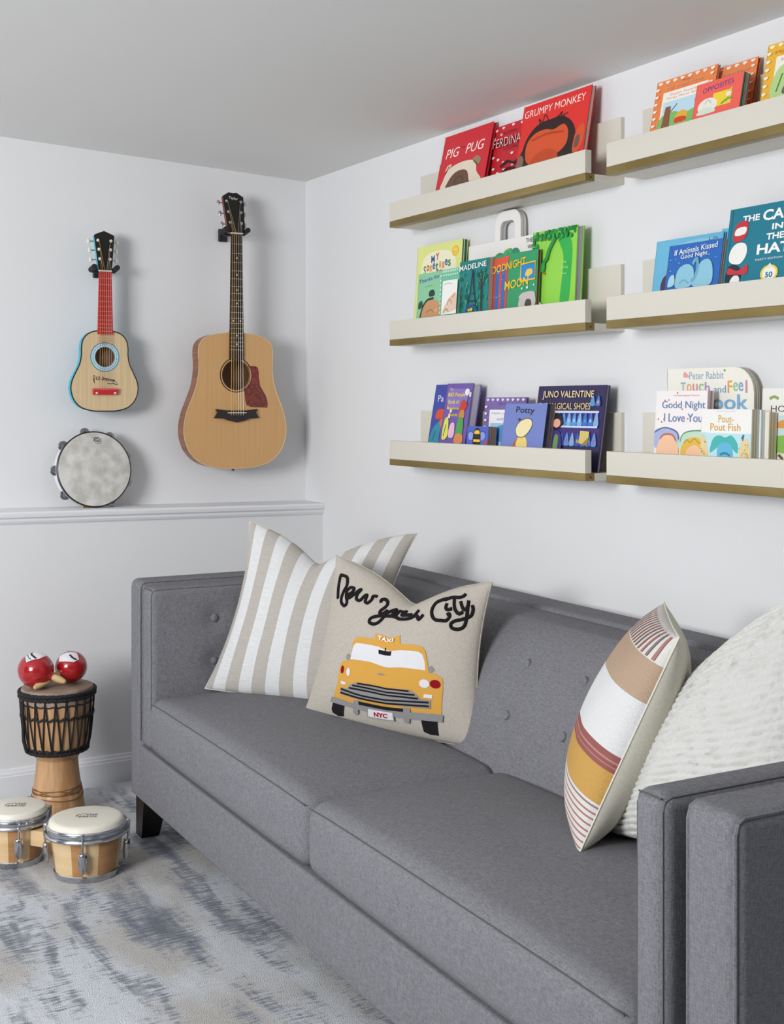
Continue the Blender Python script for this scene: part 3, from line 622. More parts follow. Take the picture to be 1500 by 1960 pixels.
book('picture_book', 'B', -2.412, .22, .213, -.041, 2.5, .011, 'EFEDE6', 'white picture book with grey capitals and green art, rightmost on the bottom ledge',
     [('c', '8FA85A', [(.1, .85), (.16, .88), (.22, .85)], .03), ('t', '5A5450', 'GUESS', .5, .84, .42, .09), ('t', '5A5450', 'HOW MUCH', .5, .71, .76, .09), ('s', 'CDE4E4', [(.1, .3), (.12, .56), (.4, .62), (1., .6), (1., .3)]), ('s', 'E0A050', [(.2, .44), (.25, .54), (.45, .55), (.5, .45)]), ('s', 'E6DCCB', [(.3, .3), (.34, .46), (.5, .44), (.5, .3)]), ('s', '8CBF5A', [(.1, .1), (.12, .28), (.4, .34), (1., .3), (1., .1)]), ('c', '7A5A3C', [(.24, .06), (.3, .0)], .03)])

# ------------------------------------------------------------------ sofa
m_sofa = weave('sofa_cloth', '6B6B6F', '848489', 420, .0007, .5)
m_seam = mat('sofa_seam', '565659', .9)
m_leg = mat('leg_espresso', '170F0F', .35)
sofa = empty('sofa', (-.937, -.700, 0), 'grey fabric two cushion sofa with button tufted back and dark tapered legs', 'sofa', rot=(0, 0, R(-91.1)))
LN = 2.586; DP = .895
b = MB(); rbox(b, (.004, .0015, .122), (LN - .004, DP, .286), .008, m_sofa, 3, 1); b.build('base', sofa)
b = MB(); rbox(b, (0, DP - .105, .20), (LN, DP + .002, .778), .014, m_sofa, 4, (6, 1, 3)); b.build('back_shell', sofa)
def arm(x0, x1, px0, px1, inner):
    b = MB(); rbox(b, (x0, 0, .121), (x1, DP - .06, .779), .021, m_sofa, 5, (1, 6, 4)); sh = b.build('arm_shell', sofa)
    for xs in (x0 + .0055, x1 - .0055):
        b = MB(); e = .0055
        P = [(xs, e, .30)] + [(xs, e, z) for z in (.4, .5, .6, .7)] + [(xs, e, .752), (xs, .0105, .7685), (xs, .021, .7735)] + [(xs, y, .7735) for y in (.2, .5, DP - .1)]
        b.tube(P, .0032, m_sofa, 6); b.build('piping', sh)
    btn = [(Y, z) for Y in (.205, .430) for z in (.666, .537)]
    fx = px1 if inner > 0 else px0
    def de(P):
        x, y, z = P
        fr = 0
        if abs(x - fx) < .025:
            for Y, Z in btn: fr += math.exp(-((y - Y) ** 2 + (z - Z) ** 2) / .0011)
            puff = .006 * math.sin(math.pi * min(1, max(0, y / .8))) * math.sin(math.pi * min(1, max(0, (z - .28) / .49)))
            x += inner * (puff - .013 * fr)
        return (x, y, z)
    b = MB(); rbox(b, (px0, .002, .288), (px1, DP - .11, .768), .024, m_sofa, 5, (1, 40, 24), de); pad = b.build('arm_pad', sofa)
    for Y, Z in btn:
        b = MB(); b.M = Matrix.Translation((fx - inner * .005, Y, Z)) @ Matrix.Rotation(R(90) * inner, 4, 'Y')
        b.lathe([(.0001, .0055), (.006, .005), (.0102, .003), (.0118, .0), (.0115, -.005)], m_sofa, 16); b.build('button', pad)
    b = MB()
    for xs in (px0 + .007, px1 - .007):
        P = [(xs, .009, z) for z in (.30, .4, .5, .6, .7)] + [(xs, .009, .744), (xs, .0135, .7565), (xs, .026, .761)] + [(xs, y, .761) for y in (.2, .5, DP - .12)]
        b.tube(P, .0014, m_seam, 5)
    b.tube([(px0 + .010 + (px1 - px0 - .020) * i / 6, .0088 - .002 * math.sin(math.pi * i / 6), .7608 + .0012 * math.sin(math.pi * i / 6)) for i in range(7)], .0013, m_seam, 5)
    b.build('seam', pad)
arm(0, .092, .106, .186, 1)
arm(2.487, 2.586, 2.376, 2.444, -1)
# tufted back
bb = [(1.265 + .225 * k + (0), z) for k in range(-4, 5) for z in (.683, .566)]
TB = math.tan(R(15))
def slope(z): return TB * (z - .45) + (.10 * ((z - .45) / .32) ** 4 if z > .45 else 0)
def backf(P):
    x, y, z = P
    f = max(0, min(1, (.80 - y) / .3))
    y += f * slope(z)
    if f > .75:
        d = sum(math.exp(-((x - X) ** 2 + (z - Z) ** 2) / .0012) for X, Z in bb if abs(x - X) < .12)
        y += .010 * d - .010 * math.sin(math.pi * min(1, max(0, (z - .4) / .37)))
    return (x, y, z)
b = MB(); rbox(b, (.19, .505, .40), (2.374, .80, .768), .028, m_sofa, 5, (150, 3, 26), backf); bp = b.build('back_pad', sofa)
for X, Z in bb:
    y0 = .505 + slope(Z) + .010 * 1.0 - .010 * math.sin(math.pi * (Z - .4) / .37)
    b = MB(); b.M = Matrix.Translation((X, y0 - .0035, Z)) @ Matrix.Rotation(R(90 - 15), 4, 'X')
    b.lathe([(.0001, .006), (.006, .0055), (.0102, .0035), (.0118, .0005), (.0115, -.006)], m_sofa, 16); b.build('button', bp)
b = MB(); b.tube([(x, .735, .7655) for x in (.2, .8, 1.4, 2.0, 2.37)], .0015, m_seam, 5); b.build('seam', bp)
# seat cushions
def cushion(x0, x1):
    cx, hx = (x0 + x1) / 2, (x1 - x0) / 2
    def de(P):
        x, y, z = P
        u = (x - cx) / hx; v = (y - .25) / .262
        k = max(0, 1 - abs(u) ** 3) * max(0, 1 - abs(v) ** 3)
        if z > .40: z += .023 * k - .004 * abs(u) ** 10
        if y < .02: y -= .010 * max(0, 1 - u ** 4) * max(0, 1 - ((z - .366) / .09) ** 2)
        sg = 1 if u > 0 else -1
        if abs(u) > .97: x += sg * .004 * max(0, 1 - ((z - .366) / .09) ** 2)
        z += .0025 * noise.noise((x * 5, y * 6, 1.3)) * k
        return (x, y, z)
    b = MB(); rbox(b, (x0, -.006, .2875), (x1, .515, .450), .040, m_sofa, 6, (34, 20, 4), de); c = b.build('seat_cushion', sofa)
    b = MB()
    P = []
    for i in range(31):
        x = x0 + .012 + (x1 - x0 - .024) * i / 30
        q = Vector(de((x, -.006 + .0085, .4345))); P.append(q + Vector((0, -.0008, 0)))
    b.tube(P, .0016, m_seam, 5); b.build('seam', c)
cushion(.190, 1.280); cushion(1.283, 2.373)
def leg(x, y, sx, sy):
    b = MB(); w1, w0 = .078, .054
    o = []
    for z, w in ((0, w0), (.006, w0 + .002), (.128, w1)):
        a = x if sx > 0 else x - w; c = y if sy > 0 else y - w
        o += [(a, c, z), (a + w, c, z), (a + w, c + w, z), (a, c + w, z)]
    f = [(3, 2, 1, 0), (8, 9, 10, 11)] + [(q + i, q + (i + 1) % 4, q + 4 + (i + 1) % 4, q + 4 + i) for q in (0, 4) for i in range(4)]
    b.add([(p[0], p[1], p[2] + .0006) if p[2] < .1 else p for p in o], f, m_leg); b.build('leg', sofa, smooth=0)
leg(.022, .012, 1, 1); leg(LN - .022, .012, -1, 1); leg(.022, DP - .02, 1, -1); leg(LN - .022, DP - .02, -1, -1)

# ------------------------------------------------------------------ throw pillows
def v3(a): return Vector(a)
def pillow_fn(TL, TR, BL, BR, T, Tb, kx=.06, ky=.05, kyb=None, dip=0, du=0, dw=.55, de=1.3, pw=.42, face=(-1, -1, .5)):
    TL, TR, BL, BR = map(Vector, (TL, TR, BL, BR))
    n = (TR - BL).cross(TL - BR).normalized()
    if n.dot(Vector(face)) < 0: n = -n
    def S(u, v, side=1, off=0.0):
        g = math.exp(-abs((u - du) / dw) ** de) * ((v + 1) / 2) ** 1.5 if dip else 0
        k2 = ky if v > 0 or kyb is None else kyb
        uu = u * (1 - kx * (1 - v * v)); vv = v * (1 - k2 * (1 - u * u)) - dip * g
        s = (uu + 1) / 2; t = (vv + 1) / 2
        P = (1 - t) * ((1 - s) * BL + s * BR) + t * ((1 - s) * TL + s * TR)
        prof = max(0, (1 - u * u) * (1 - v * v)) ** pw
        w = 0
        if prof > .05: w = .004 * noise.noise((u * 2.2, v * 2.2, T * 90)) * prof
        return P + n * ((T * prof + w + off) if side > 0 else -(Tb * prof + off))
    return S
def pillow(S, name, label, mfront, mback, loc, N=46, group=None, relief=None, artf=None, pipe=None):
    root = empty(name, loc, label, 'pillow', 'throw pillows on the sofa')
    L = Vector(loc); b = MB(); b.uv = []
    g = [math.sin(math.pi / 2 * (-1 + 2 * i / N)) for i in range(N + 1)]
    for side, m in ((1, mfront), (-1, mback)):
        o = len(b.v); k = b.mi(m)
        for j in range(N + 1):
            for i in range(N + 1):
                u, v = g[i], g[j]
                p = S(u, v, side, relief(u, v) if relief and side > 0 else 0) - L
                b.v.append(tuple(p)); b.uv.append(((u + 1) / 2, (v + 1) / 2))
        for j in range(N):
            for i in range(N):
                q = [o + j * (N + 1) + i, o + j * (N + 1) + i + 1, o + (j + 1) * (N + 1) + i + 1, o + (j + 1) * (N + 1) + i]
                b.f.append(q if side > 0 else q[::-1]); b.m.append(k)
    if artf: artf(b, lambda x, y, off: S(x, y, 1, off) - L)
    b.build('pillow_cover', root, smooth=80)
    if pipe:
        b = MB(); P = []
        for i in range(N): P.append(S(g[i], -1) - L)
        for i in range(N): P.append(S(1, g[i]) - L)
        for i in range(N, 0, -1): P.append(S(g[i], 1) - L)
        for i in range(N, 0, -1): P.append(S(-1, g[i]) - L)
        b.tube(P, .0022, pipe, 5, closed=True); b.build('seam_edge', root)
    return root
def uv_bands(name, axis, stops, rough=.95, tex=None, bump=.4, slub=None):
    """cloth with bands of colour along the u or v of its own UV map"""
    m = mat(name, 'FFFFFF', rough, 0, .1); nt = m.node_tree; p = nt.nodes['Principled BSDF']; Lk = nt.links.new
    uv = nt.nodes.new('ShaderNodeUVMap'); uv.uv_map = 'UVMap'
    sp = nt.nodes.new('ShaderNodeSeparateXYZ'); Lk(uv.outputs[0], sp.inputs[0])
    rp = nt.nodes.new('ShaderNodeValToRGB'); cr = rp.color_ramp; cr.interpolation = 'CONSTANT'
    cr.elements[0].position = 0; cr.elements[0].color = lin(stops[0][1])
    cr.elements[1].position = stops[1][0]; cr.elements[1].color = lin(stops[1][1])
    for q, c in stops[2:]:
        e = cr.elements.new(q); e.color = lin(c)
    Lk(sp.outputs[axis], rp.inputs[0])
    mp = nt.nodes.new('ShaderNodeMapping'); mp.inputs['Scale'].default_value = slub or (60, 260, 1)
    Lk(uv.outputs[0], mp.inputs[0])
    n = nt.nodes.new('ShaderNodeTexNoise'); n.inputs['Scale'].default_value = 1; n.inputs['Detail'].default_value = 2; Lk(mp.outputs[0], n.inputs['Vector'])
    mr = nt.nodes.new('ShaderNodeMapRange'); mr.inputs[1].default_value = .3; mr.inputs[2].default_value = .72; mr.inputs[3].default_value = .86; mr.inputs[4].default_value = 1.06
    Lk(n.outputs['Fac'], mr.inputs[0])
    mx = nt.nodes.new('ShaderNodeMix'); mx.data_type = 'RGBA'; mx.blend_type = 'MULTIPLY'; mx.inputs[0].default_value = .8
    Lk(rp.outputs[0], mx.inputs[6]); Lk(mr.outputs[0], mx.inputs[7]); Lk(mx.outputs[2], p.inputs['Base Color'])
    bp = nt.nodes.new('ShaderNodeBump'); bp.inputs['Strength'].default_value = bump; bp.inputs['Distance'].default_value = .0008
    Lk(n.outputs['Fac'], bp.inputs['Height']); Lk(bp.outputs[0], p.inputs['Normal'])
    return m
WH, BG = 'DADADA', 'B7B1AA'
st = [(0, BG)]
for i, x in enumerate((.05, .13, .215, .30, .385, .47, .555, .64, .725, .80, .875, .94)): st.append((x, WH if i % 2 == 0 else BG))
m_str = uv_bands('striped_linen', 0, st, slub=(14, 230, 1))
S = pillow_fn((-.62, -.892, .962), (-.27, -1.302, .944), (-.774, -.908, .462), (-.455, -1.37, .462), .08, .05, .14, .03, -.01, .46, -.02, .5, 1.25, pw=.48)
pillow(S, 'throw_pillow', 'white and taupe vertically striped throw pillow in the left corner of the sofa', m_str, mat('striped_back', 'C8C5C0', .95), (-.6, -1.12, .46), pipe=mat('striped_edge', 'D2D0CC', .95))

TAX = 'D3A04C'
GY, BK, WT, RD = '8E8D8E', '232022', 'DCDCE0', '8E1420'
A = {'body': [(-0.389, -0.211), (-0.378, 0.02), (-0.352, 0.082), (-0.287, 0.128), (-0.179, 0.165), (-0.076, 0.206), (-0.084, 0.293), (0.215, 0.383), (0.242, 0.233), (0.415, 0.192), (0.505, 0.157), (0.547, 0.102), (0.587, -0.074), (0.603, -0.181), (0.673, -0.192), (0.742, -0.237), (0.747, -0.363), (0.709, -0.67), (0.387, -0.689), (-0.282, -0.73), (-0.58, -0.733), (-0.533, -0.543), (-0.527, -0.327), (-0.487, -0.247)],
 'wind': [(-0.388, -0.202), (-0.362, -0.026), (-0.327, 0.026), (-0.009, 0.124), (0.257, 0.13), (0.47, 0.088), (0.521, 0.049), (0.555, -0.052), (0.567, -0.157), (0.28, -0.125), (-0.082, -0.137)],
 'mir': [(-0.004, 0.083), (0.156, 0.126), (0.156, 0.051), (0.004, 0.02)], 'mirs': [(0.07, 0.156), (0.085, 0.165), (0.091, 0.10), (0.076, 0.09)],
 'ml': [(-0.459, -0.189), (-0.431, -0.138), (-0.394, -0.152), (-0.39, -0.215), (-0.438, -0.225)], 'mr': [(0.58, -0.122), (0.629, -0.095), (0.661, -0.14), (0.628, -0.184), (0.59, -0.181)],
 'fog1': [(-0.481, -0.497), (-0.403, -0.498), (-0.407, -0.529), (-0.469, -0.536)], 'fog2': [(0.556, -0.45), (0.645, -0.448), (0.639, -0.492), (0.549, -0.492)],
 'grille': [(-0.473, -0.575), (-0.39, -0.578), (-0.347, -0.513), (-0.244, -0.455), (0.063, -0.415), (0.4, -0.414), (0.463, -0.455), (0.513, -0.514), (0.623, -0.517), (0.612, -0.621), (0.392, -0.629), (0.061, -0.638), (-0.281, -0.668), (-0.48, -0.66)],
 'bump': [(-0.588, -0.717), (-0.295, -0.731), (-0.288, -0.693), (-0.218, -0.676), (-0.213, -0.722), (0.313, -0.683), (0.322, -0.64), (0.391, -0.647), (0.392, -0.694), (0.732, -0.672), (0.713, -0.759), (0.381, -0.777), (-0.111, -0.796), (-0.613, -0.788)],
 'slot': [(-0.219, -0.687), (0.321, -0.658), (0.312, -0.701), (-0.22, -0.729)], 'plate': [(-0.1, -0.75), (0.194, -0.732), (0.188, -0.829), (-0.119, -0.849)],
 't1': [(-0.585, -0.78), (-0.425, -0.79), (-0.455, -0.93), (-0.53, -0.945), (-0.60, -0.92), (-0.612, -0.88)], 't2': [(0.482, -0.765), (0.654, -0.75), (0.624, -0.928), (0.538, -0.932), (0.476, -0.909)],
 'g1': [(-0.301, -0.79), (-0.232, -0.789), (-0.239, -0.847), (-0.273, -0.867), (-0.304, -0.851)], 'g2': [(0.307, -0.768), (0.376, -0.768), (0.362, -0.826), (0.328, -0.84), (0.304, -0.825)],
 'emb': [(0.006, -0.262), (0.054, -0.234), (0.113, -0.233), (0.056, -0.264)]}
SL = [[(-0.243, -0.47), (0.063, -0.428), (0.395, -0.432)], [(-0.307, -0.51), (0.064, -0.477), (0.457, -0.473)], [(-0.351, -0.553), (0.064, -0.517), (0.492, -0.513)], [(-0.464, -0.594), (-0.18, -0.606), (0.178, -0.575), (0.602, -0.546)], [(-0.468, -0.639), (-0.18, -0.644), (0.176, -0.619), (0.599, -0.591)]]
SCRIPT = [[(-0.767, 0.492), (-0.8, 0.621), (-0.814, 0.771), (-0.795, 0.798), (-0.7, 0.795), (-0.665, 0.707), (-0.688, 0.614), (-0.703, 0.525), (-0.687, 0.46), (-0.633, 0.435), (-0.597, 0.468), (-0.602, 0.516)],
 [(-0.602, 0.516), (-0.629, 0.563), (-0.639, 0.631), (-0.599, 0.697), (-0.546, 0.705), (-0.556, 0.649), (-0.614, 0.583), (-0.58, 0.56), (-0.517, 0.637), (-0.48, 0.699), (-0.445, 0.739), (-0.473, 0.657), (-0.469, 0.592), (-0.413, 0.598), (-0.374, 0.68), (-0.346, 0.712), (-0.339, 0.623), (-0.3, 0.624), (-0.267, 0.693), (-0.265, 0.751), (-0.217, 0.785)],
 [(-0.148, 0.745), (-0.155, 0.782), (-0.12, 0.824), (-0.078, 0.812), (-0.073, 0.745), (-0.111, 0.639), (-0.107, 0.6), (-0.066, 0.635), (-0.042, 0.702), (-0.044, 0.611), (-0.082, 0.475), (-0.139, 0.401), (-0.199, 0.394), (-0.197, 0.451), (-0.139, 0.524), (-0.044, 0.611), (0.085, 0.705), (0.222, 0.663), (0.295, 0.655)],
 [(-0.022, 0.685), (0.011, 0.756), (0.046, 0.813), (0.036, 0.725), (0.033, 0.693), (0.073, 0.742), (0.093, 0.833), (0.173, 0.823), (0.126, 0.783), (0.199, 0.746), (0.268, 0.713)],
 [(0.336, 0.758), (0.309, 0.692), (0.279, 0.671), (0.341, 0.661), (0.382, 0.586), (0.42, 0.646)],
 [(0.642, 0.829), (0.587, 0.829), (0.516, 0.805), (0.499, 0.716), (0.524, 0.615), (0.575, 0.537), (0.646, 0.513), (0.7, 0.508), (0.723, 0.556), (0.709, 0.599), (0.69, 0.587)],
 [(0.644, 0.754), (0.649, 0.694), (0.679, 0.66), (0.72, 0.669)], [(0.691, 0.848), (0.731, 0.71), (0.764, 0.637), (0.808, 0.593), (0.838, 0.619)], [(0.602, 0.817), (0.673, 0.837), (0.753, 0.822), (0.791, 0.838), (0.798, 0.866)],
 [(0.781, 0.761), (0.822, 0.674), (0.857, 0.646), (0.866, 0.7), (0.856, 0.769)], [(0.866, 0.7), (0.885, 0.538), (0.882, 0.432), (0.84, 0.39), (0.779, 0.402), (0.756, 0.457), (0.785, 0.497), (0.859, 0.524), (0.917, 0.566), (0.922, 0.646), (0.903, 0.706)]]
m_felt = lambda h: mat('felt_' + h, h, .95, 0, .1, bump=(500, .5, .0008))
def taxi_art(b, fr):
    it = [('p', m_felt(BK), A['t1']), ('p', m_felt(BK), A['t2']), ('p', m_felt(GY), A['ml']), ('p', m_felt(GY), A['mr']), ('p', m_felt(TAX), A['body']), ('p', m_felt(WT), A['wind']), ('p', m_felt(BK), A['mirs']), ('p', m_felt(BK), A['mir']),
          ('e', m_felt(RD), -.481, -.357, .024, .05), ('e', m_felt(WT), -.389, -.365, .027, .05), ('e', m_felt(WT), .561, -.321, .055, .052), ('e', m_felt(RD), .673, -.315, .053, .052),
          ('p', m_felt(WT), A['fog1']), ('p', m_felt(WT), A['fog2']), ('p', m_felt(GY), A['grille']), ('p', m_felt(GY), A['emb'])]
    it += [('c', m_felt(BK), q, .022) for q in SL]
    it += [('p', m_felt(GY), A['bump']), ('p', m_felt(GY), A['g1']), ('p', m_felt(GY), A['g2']), ('p', m_felt(BK), A['slot']), ('p', m_felt(GY), [(-.112, -.74), (.204, -.722), (.2, -.838), (-.131, -.859)]), ('p', m_felt(WT), A['plate'])]
    it += [('ta', m_felt('F4F2EC'), 'TAXI', (.068, .29), (.19, .05), (-.004, .062), .03), ('ta', m_felt('A81828'), 'NYC', (.045, -.795), (.165, .015), (.006, .06), .05)]
    art(b, fr, it, 1.0, .0008, .00022, sub=.06)
    for q in SCRIPT:
        P = spline([(x, y) for x, y in q], 7)
        b.tube([fr(p.x, p.y, .001) for p in P], .0047, m_felt(BK), 7)
m_lin = weave('linen_natural', 'AFA89D', 'C0B9AF', 520, .0006, .6)
S = pillow_fn((-.53, -1.292, .889), (-.375, -1.839, .875), (-.640, -1.315, .466), (-.425, -1.865, .462), .078, .05, .095, .04, -.045, .44, .12, .5, 1.25, pw=.5)
pillow(S, 'throw_pillow', 'natural linen throw pillow with an appliqued yellow taxi and script lettering', m_lin, m_lin, (-.53, -1.59, .46), artf=taxi_art, pipe=m_lin)

RS = '965E5A'
st = [(0, 'D8D5CF')]
x = .02
for i in range(8): st += [(.018 + .0262 * i, 'AA7670' if i != 7 else '8E767C'), (.026 + .0262 * i, 'DAD7D2')]
st += [(.222, 'C69C58'), (.365, RS), (.383, 'BC8880'), (.390, RS), (.405, 'BC8880'), (.412, RS), (.44, 'DADADA'), (.69, 'B49C86'), (.858, 'DAD6D0')]
m_cb = uv_bands('block_cloth', 1, st, slub=(240, 120, 1))
d = Vector((.618, .786, 0)) * .41
nb, ntp = Vector((-.691, -2.589, .468)), Vector((-.575, -2.733, .886))
S = pillow_fn(ntp + d, ntp, nb + d, nb, .085, .1, .03, .02, -.02, .0, pw=.5, face=(-1, .5, 0))
def cb_art(b, fr):
    it = []
    for i in range(17): it.append(('r', m_felt('A87A74' if i % 3 else '8A7C82'), -.97 + .117 * i, .73, -.928 + .117 * i, .97))
    art(b, fr, it, 1.0, .0006, .0001, sub=.06)
pillow(S, 'throw_pillow', 'colour blocked throw pillow in mustard, white and tan with a cream back', m_cb, weave('cream_back', 'CFCBBB', 'DBD7C9', 500, .0005), (-.55, -2.5, .46), artf=cb_art, pipe=mat('cream_edge', 'DDD9CB', .9))

m_knit = mat('chunky_knit', 'D0CFCB', .95, 0, .1, bump=(160, .7, .003), sheen=.3)
S = pillow_fn((-.455, -2.665, .790), (-.37, -2.975, 1.035), (-.565, -2.535, .470), (-.52, -3.02, .54), .10, .05, -.02, -.07, -.02, 0, pw=.38, face=(-1, .2, .3))
def ribs(u, v):
    k = (v * 15 + .35 * math.sin(u * 5))
    a = abs(math.sin(math.pi * k)) ** .7
    return (.0075 * a + .003 * noise.noise((u * 24, v * 40, 0))) * (1 if max(abs(u), abs(v)) < .985 else 0)
pillow(S, 'throw_pillow', 'chunky ribbed white knit throw pillow behind the right sofa arm', m_knit, m_knit, (-.47, -2.8, .48), N=130, relief=ribs)

# ------------------------------------------------------------------ guitars
def mirror(half):
    P = spline([(w, v) for v, w in half], 8)
    r = [(p.x, p.y) for p in P]
    return r + [(-x, y) for x, y in r[::-1] if abs(x) > 1e-5]
def ring(cx, cz, r, n=48): return [(cx + r * math.cos(2 * math.pi * k / n), cz + r * math.sin(2 * math.pi * k / n)) for k in range(n)]
def sheet_with_hole(mb, outer, inner, y, m):
    bm = bmesh.new(); es = []
    for L in (outer, inner):
        vs = [bm.verts.new((x, 0, z)) for x, z in L]
        es += [bm.edges.new((vs[i], vs[(i + 1) % len(vs)])) for i in range(len(vs))]
    bmesh.ops.triangle_fill(bm, use_beauty=True, use_dissolve=False, edges=es, normal=(0, -1, 0))
    bm.verts.index_update()
    mb.add([(v.co.x, y, v.co.z) for v in bm.verts], [tuple(v.index for v in f.verts) for f in bm.faces], m); bm.free()
def annulus(mb, cx, cz, r0, r1, y, m, n=48):
    a = ring(cx, cz, r0, n); c = ring(cx, cz, r1, n)
    mb.add([(x, y, z) for x, z in a + c], [(i, (i + 1) % n, n + (i + 1) % n, n + i) for i in range(n)], m)
m_steel = mat('string_steel', 'B9B4A8', .3, .9); m_bronze = mat('string_bronze', 'A8895A', .35, .85)
m_chrome = mat('chrome', 'C9CBCF', .16, 1.0)
m_bone = mat('bone', 'E8E2D2', .4)
def wood(name, h1, h2, rough=.4, sc=(40, 40, 2.2)):
    return mat(name, h1, rough, 0, .4, var=(h2, 1.6, sc), coat=.15)
def guitar(name, loc, label, half, depth, hole, rings, m_top, m_side, m_neck, m_fb, m_head, nut, fb_end, w_nut, w_end, nfret, bridge_z, head, head_tilt, pegs, peg_col, post_col, m_bind, bind_r, group, scale_len, nstr_w=(.036, .048), fret_m=None):
    root = empty(name, loc, label, 'guitar', group)
    O = mirror(half)
    b = MB(); n = len(O)
    b.add([(x, .0012, z) for x, z in O] + [(x, depth, z) for x, z in O], [(i, (i + 1) % n, n + (i + 1) % n, n + i) for i in range(n)] + [tuple(range(n, 2 * n))[::-1]], m_side)
    inn = mat('body_inside', '7A5638', .8)
    b.add([(x * .985, depth - .002, z * .985 + .003) for x, z in O], [tuple(range(n))], inn)
    body = b.build('body', root, smooth=40)
    b = MB(); H = ring(0, hole[0], hole[1]); sheet_with_hole(b, O, H, 0, m_top)
    hn = len(H); b.add([(x, 0, z) for x, z in H] + [(x, .003, z) for x, z in H], [(i, (i + 1) % hn, hn + (i + 1) % hn, hn + i) for i in range(hn)], m_top)
    top = b.build('soundboard', root, smooth=0)
    b = MB(); b.tube([(x, .0004, z) for x, z in O], bind_r, m_bind, 6, closed=True); b.build('binding', top)
    b = MB()
    for r0, r1, m, y in rings: annulus(b, 0, hole[0], r0, r1, y, m)
    b.build('rosette', top, smooth=0)
    # neck, fretboard with frets
    ztop = max(z for x, z in O)
    b = MB(); P = []
    for z, w, dd in ((ztop - .012, w_end * .9, depth * .8), (ztop + .012, w_end * .84, .028), (nut - .02, w_nut * .92, .022), (nut + .012, w_nut * .95, .02)):
        for k in range(9):
            a = math.pi * k / 8; P.append((w / 2 * math.cos(a), -.001 + dd * math.sin(a) ** .8, z))
    f = [(q * 9 + k, q * 9 + k + 1, (q + 1) * 9 + k + 1, (q + 1) * 9 + k) for q in range(3) for k in range(8)] + [(q * 9 + 8, q * 9, (q + 1) * 9, (q + 1) * 9 + 8) for q in range(3)]
    b.add(P, f, m_neck); b.build('neck', root)
    FT = -.007
    b = MB()
    def fw(z): return w_nut + (w_end - w_nut) * (nut - z) / (nut - fb_end)
    fo = [(-w_end / 2, fb_end), (-w_end / 4, fb_end - .002), (0, fb_end - .003), (w_end / 4, fb_end - .002), (w_end / 2, fb_end), (w_nut / 2, nut), (-w_nut / 2, nut)]
    b.prism(fo, FT, 0, m_fb)
    for k in range(1, nfret + 1):
        z = nut - scale_len * (1 - 2 ** (-k / 12)); w = fw(z) / 2 - .001
        b.box((-w, FT - .0009, z - .0009), (w, FT, z + .0009), fret_m or m_steel)
    mid = lambda k: nut - scale_len * (1 - (2 ** (-k / 12) + 2 ** (-(k - 1) / 12)) / 2)
    if name == 'acoustic_guitar':
        for k, xs in ((3, (0,)), (5, (0,)), (7, (0,)), (9, (0,)), (12, (-.014, .014)), (15, (0,)), (17, (0,))):
            for x in xs: art(b, lambda s, t, o: (x + s, FT - o, mid(k) + t), [('e', m_bone, 0, 0, .0031, .0031)], 1.0, .0002)
    fbo = b.build('fretboard', root, smooth=0)
    b = MB(); b.bevbox((-w_nut / 2 - .001, FT - .0025, nut), (w_nut / 2 + .001, 0, nut + .005), m_bone, .001); b.build('nut', root)
    # headstock, tilted back
    Mh = Matrix.Translation((0, FT + .002, nut + .005)) @ Matrix.Rotation(R(-head_tilt), 4, 'X')
    b = MB(); b.M = Mh; b.prism(head, 0, .0015, m_head); b.prism(head, .0015, .015, m_neck); hs = b.build('headstock', root, smooth=0)
    for (x, z, bx) in pegs:
        b = MB(); b.M = Mh @ Matrix.Translation((x, 0, z))
        b.M = b.M @ Matrix.Rotation(R(90), 4, 'X')
        b.lathe([(.0055, 0), (.0055, .0015), (.003, .002), (.003, .006), (.0001, .0062)], post_col, 14)
        b.M = Mh
        sg = 1 if x > 0 else -1
        b.tube([(x, .019, z), (bx - sg * .006, .019, z)], .0022, m_chrome, 8)
        b.M = Mh @ Matrix.Translation((bx, .019, z)) @ Matrix.Diagonal((.62, .4, 1, 1))
        b.lathe([(.0001, -.010), (.006, -.009), (.0098, -.004), (.010, 0), (.0098, .004), (.006, .009), (.0001, .010)], peg_col, 16)
        b.build('tuning_peg', root)
    # strings from saddle over the nut to their posts
    order = sorted([p for p in pegs if p[0] < 0], key=lambda p: p[1]) + sorted([p for p in pegs if p[0] > 0], key=lambda p: -p[1])
    for k in range(6):
        q = (k - 2.5) / 5
        p = Mh @ Vector((order[k][0] + (.003 if order[k][0] < 0 else -.003), -.004, order[k][1]))
        b = MB(); b.tube([(q * nstr_w[1], -.011, bridge_z), (q * nstr_w[0], FT - .0035, nut + .003), p], .00075 - .00006 * k, m_bronze if k < 3 else m_steel, 5); b.build('string', root)
    return root, top
# full size guitar
half = [(0, 0), (.003, .07), (.022, .135), (.06, .178), (.105, .198), (.15, .2025), (.2, .194), (.25, .175), (.3, .156), (.345, .147), (.385, .145), (.42, .147), (.45, .144), (.474, .128), (.49, .092), (.498, .04), (.5, 0)]
m_sp = wood('spruce', 'D4A671', 'CE9F69', .38, (150, 1, 1.0)); m_sap = wood('sapele', '98603F', '7E4A30', .4, (3, 3, 40))
m_ebony = mat('ebony', '2A211E', .45); m_blk = mat('black_lacquer', '17130F', .25)
m_fbw = wood('fingerboard', '33241E', '241915', .5, (60, 1, 3))
hd = [(-.031, 0), (-.0345, .02), (-.041, .142), (-.016, .158), (0, .1555), (.016, .158), (.041, .142), (.0345, .02), (.031, 0)]
pg = [(s * x, z, s * bx) for s in (-1, 1) for x, z, bx in ((.0225, .038, .047), (.0255, .080, .050), (.0285, .122, .053))]
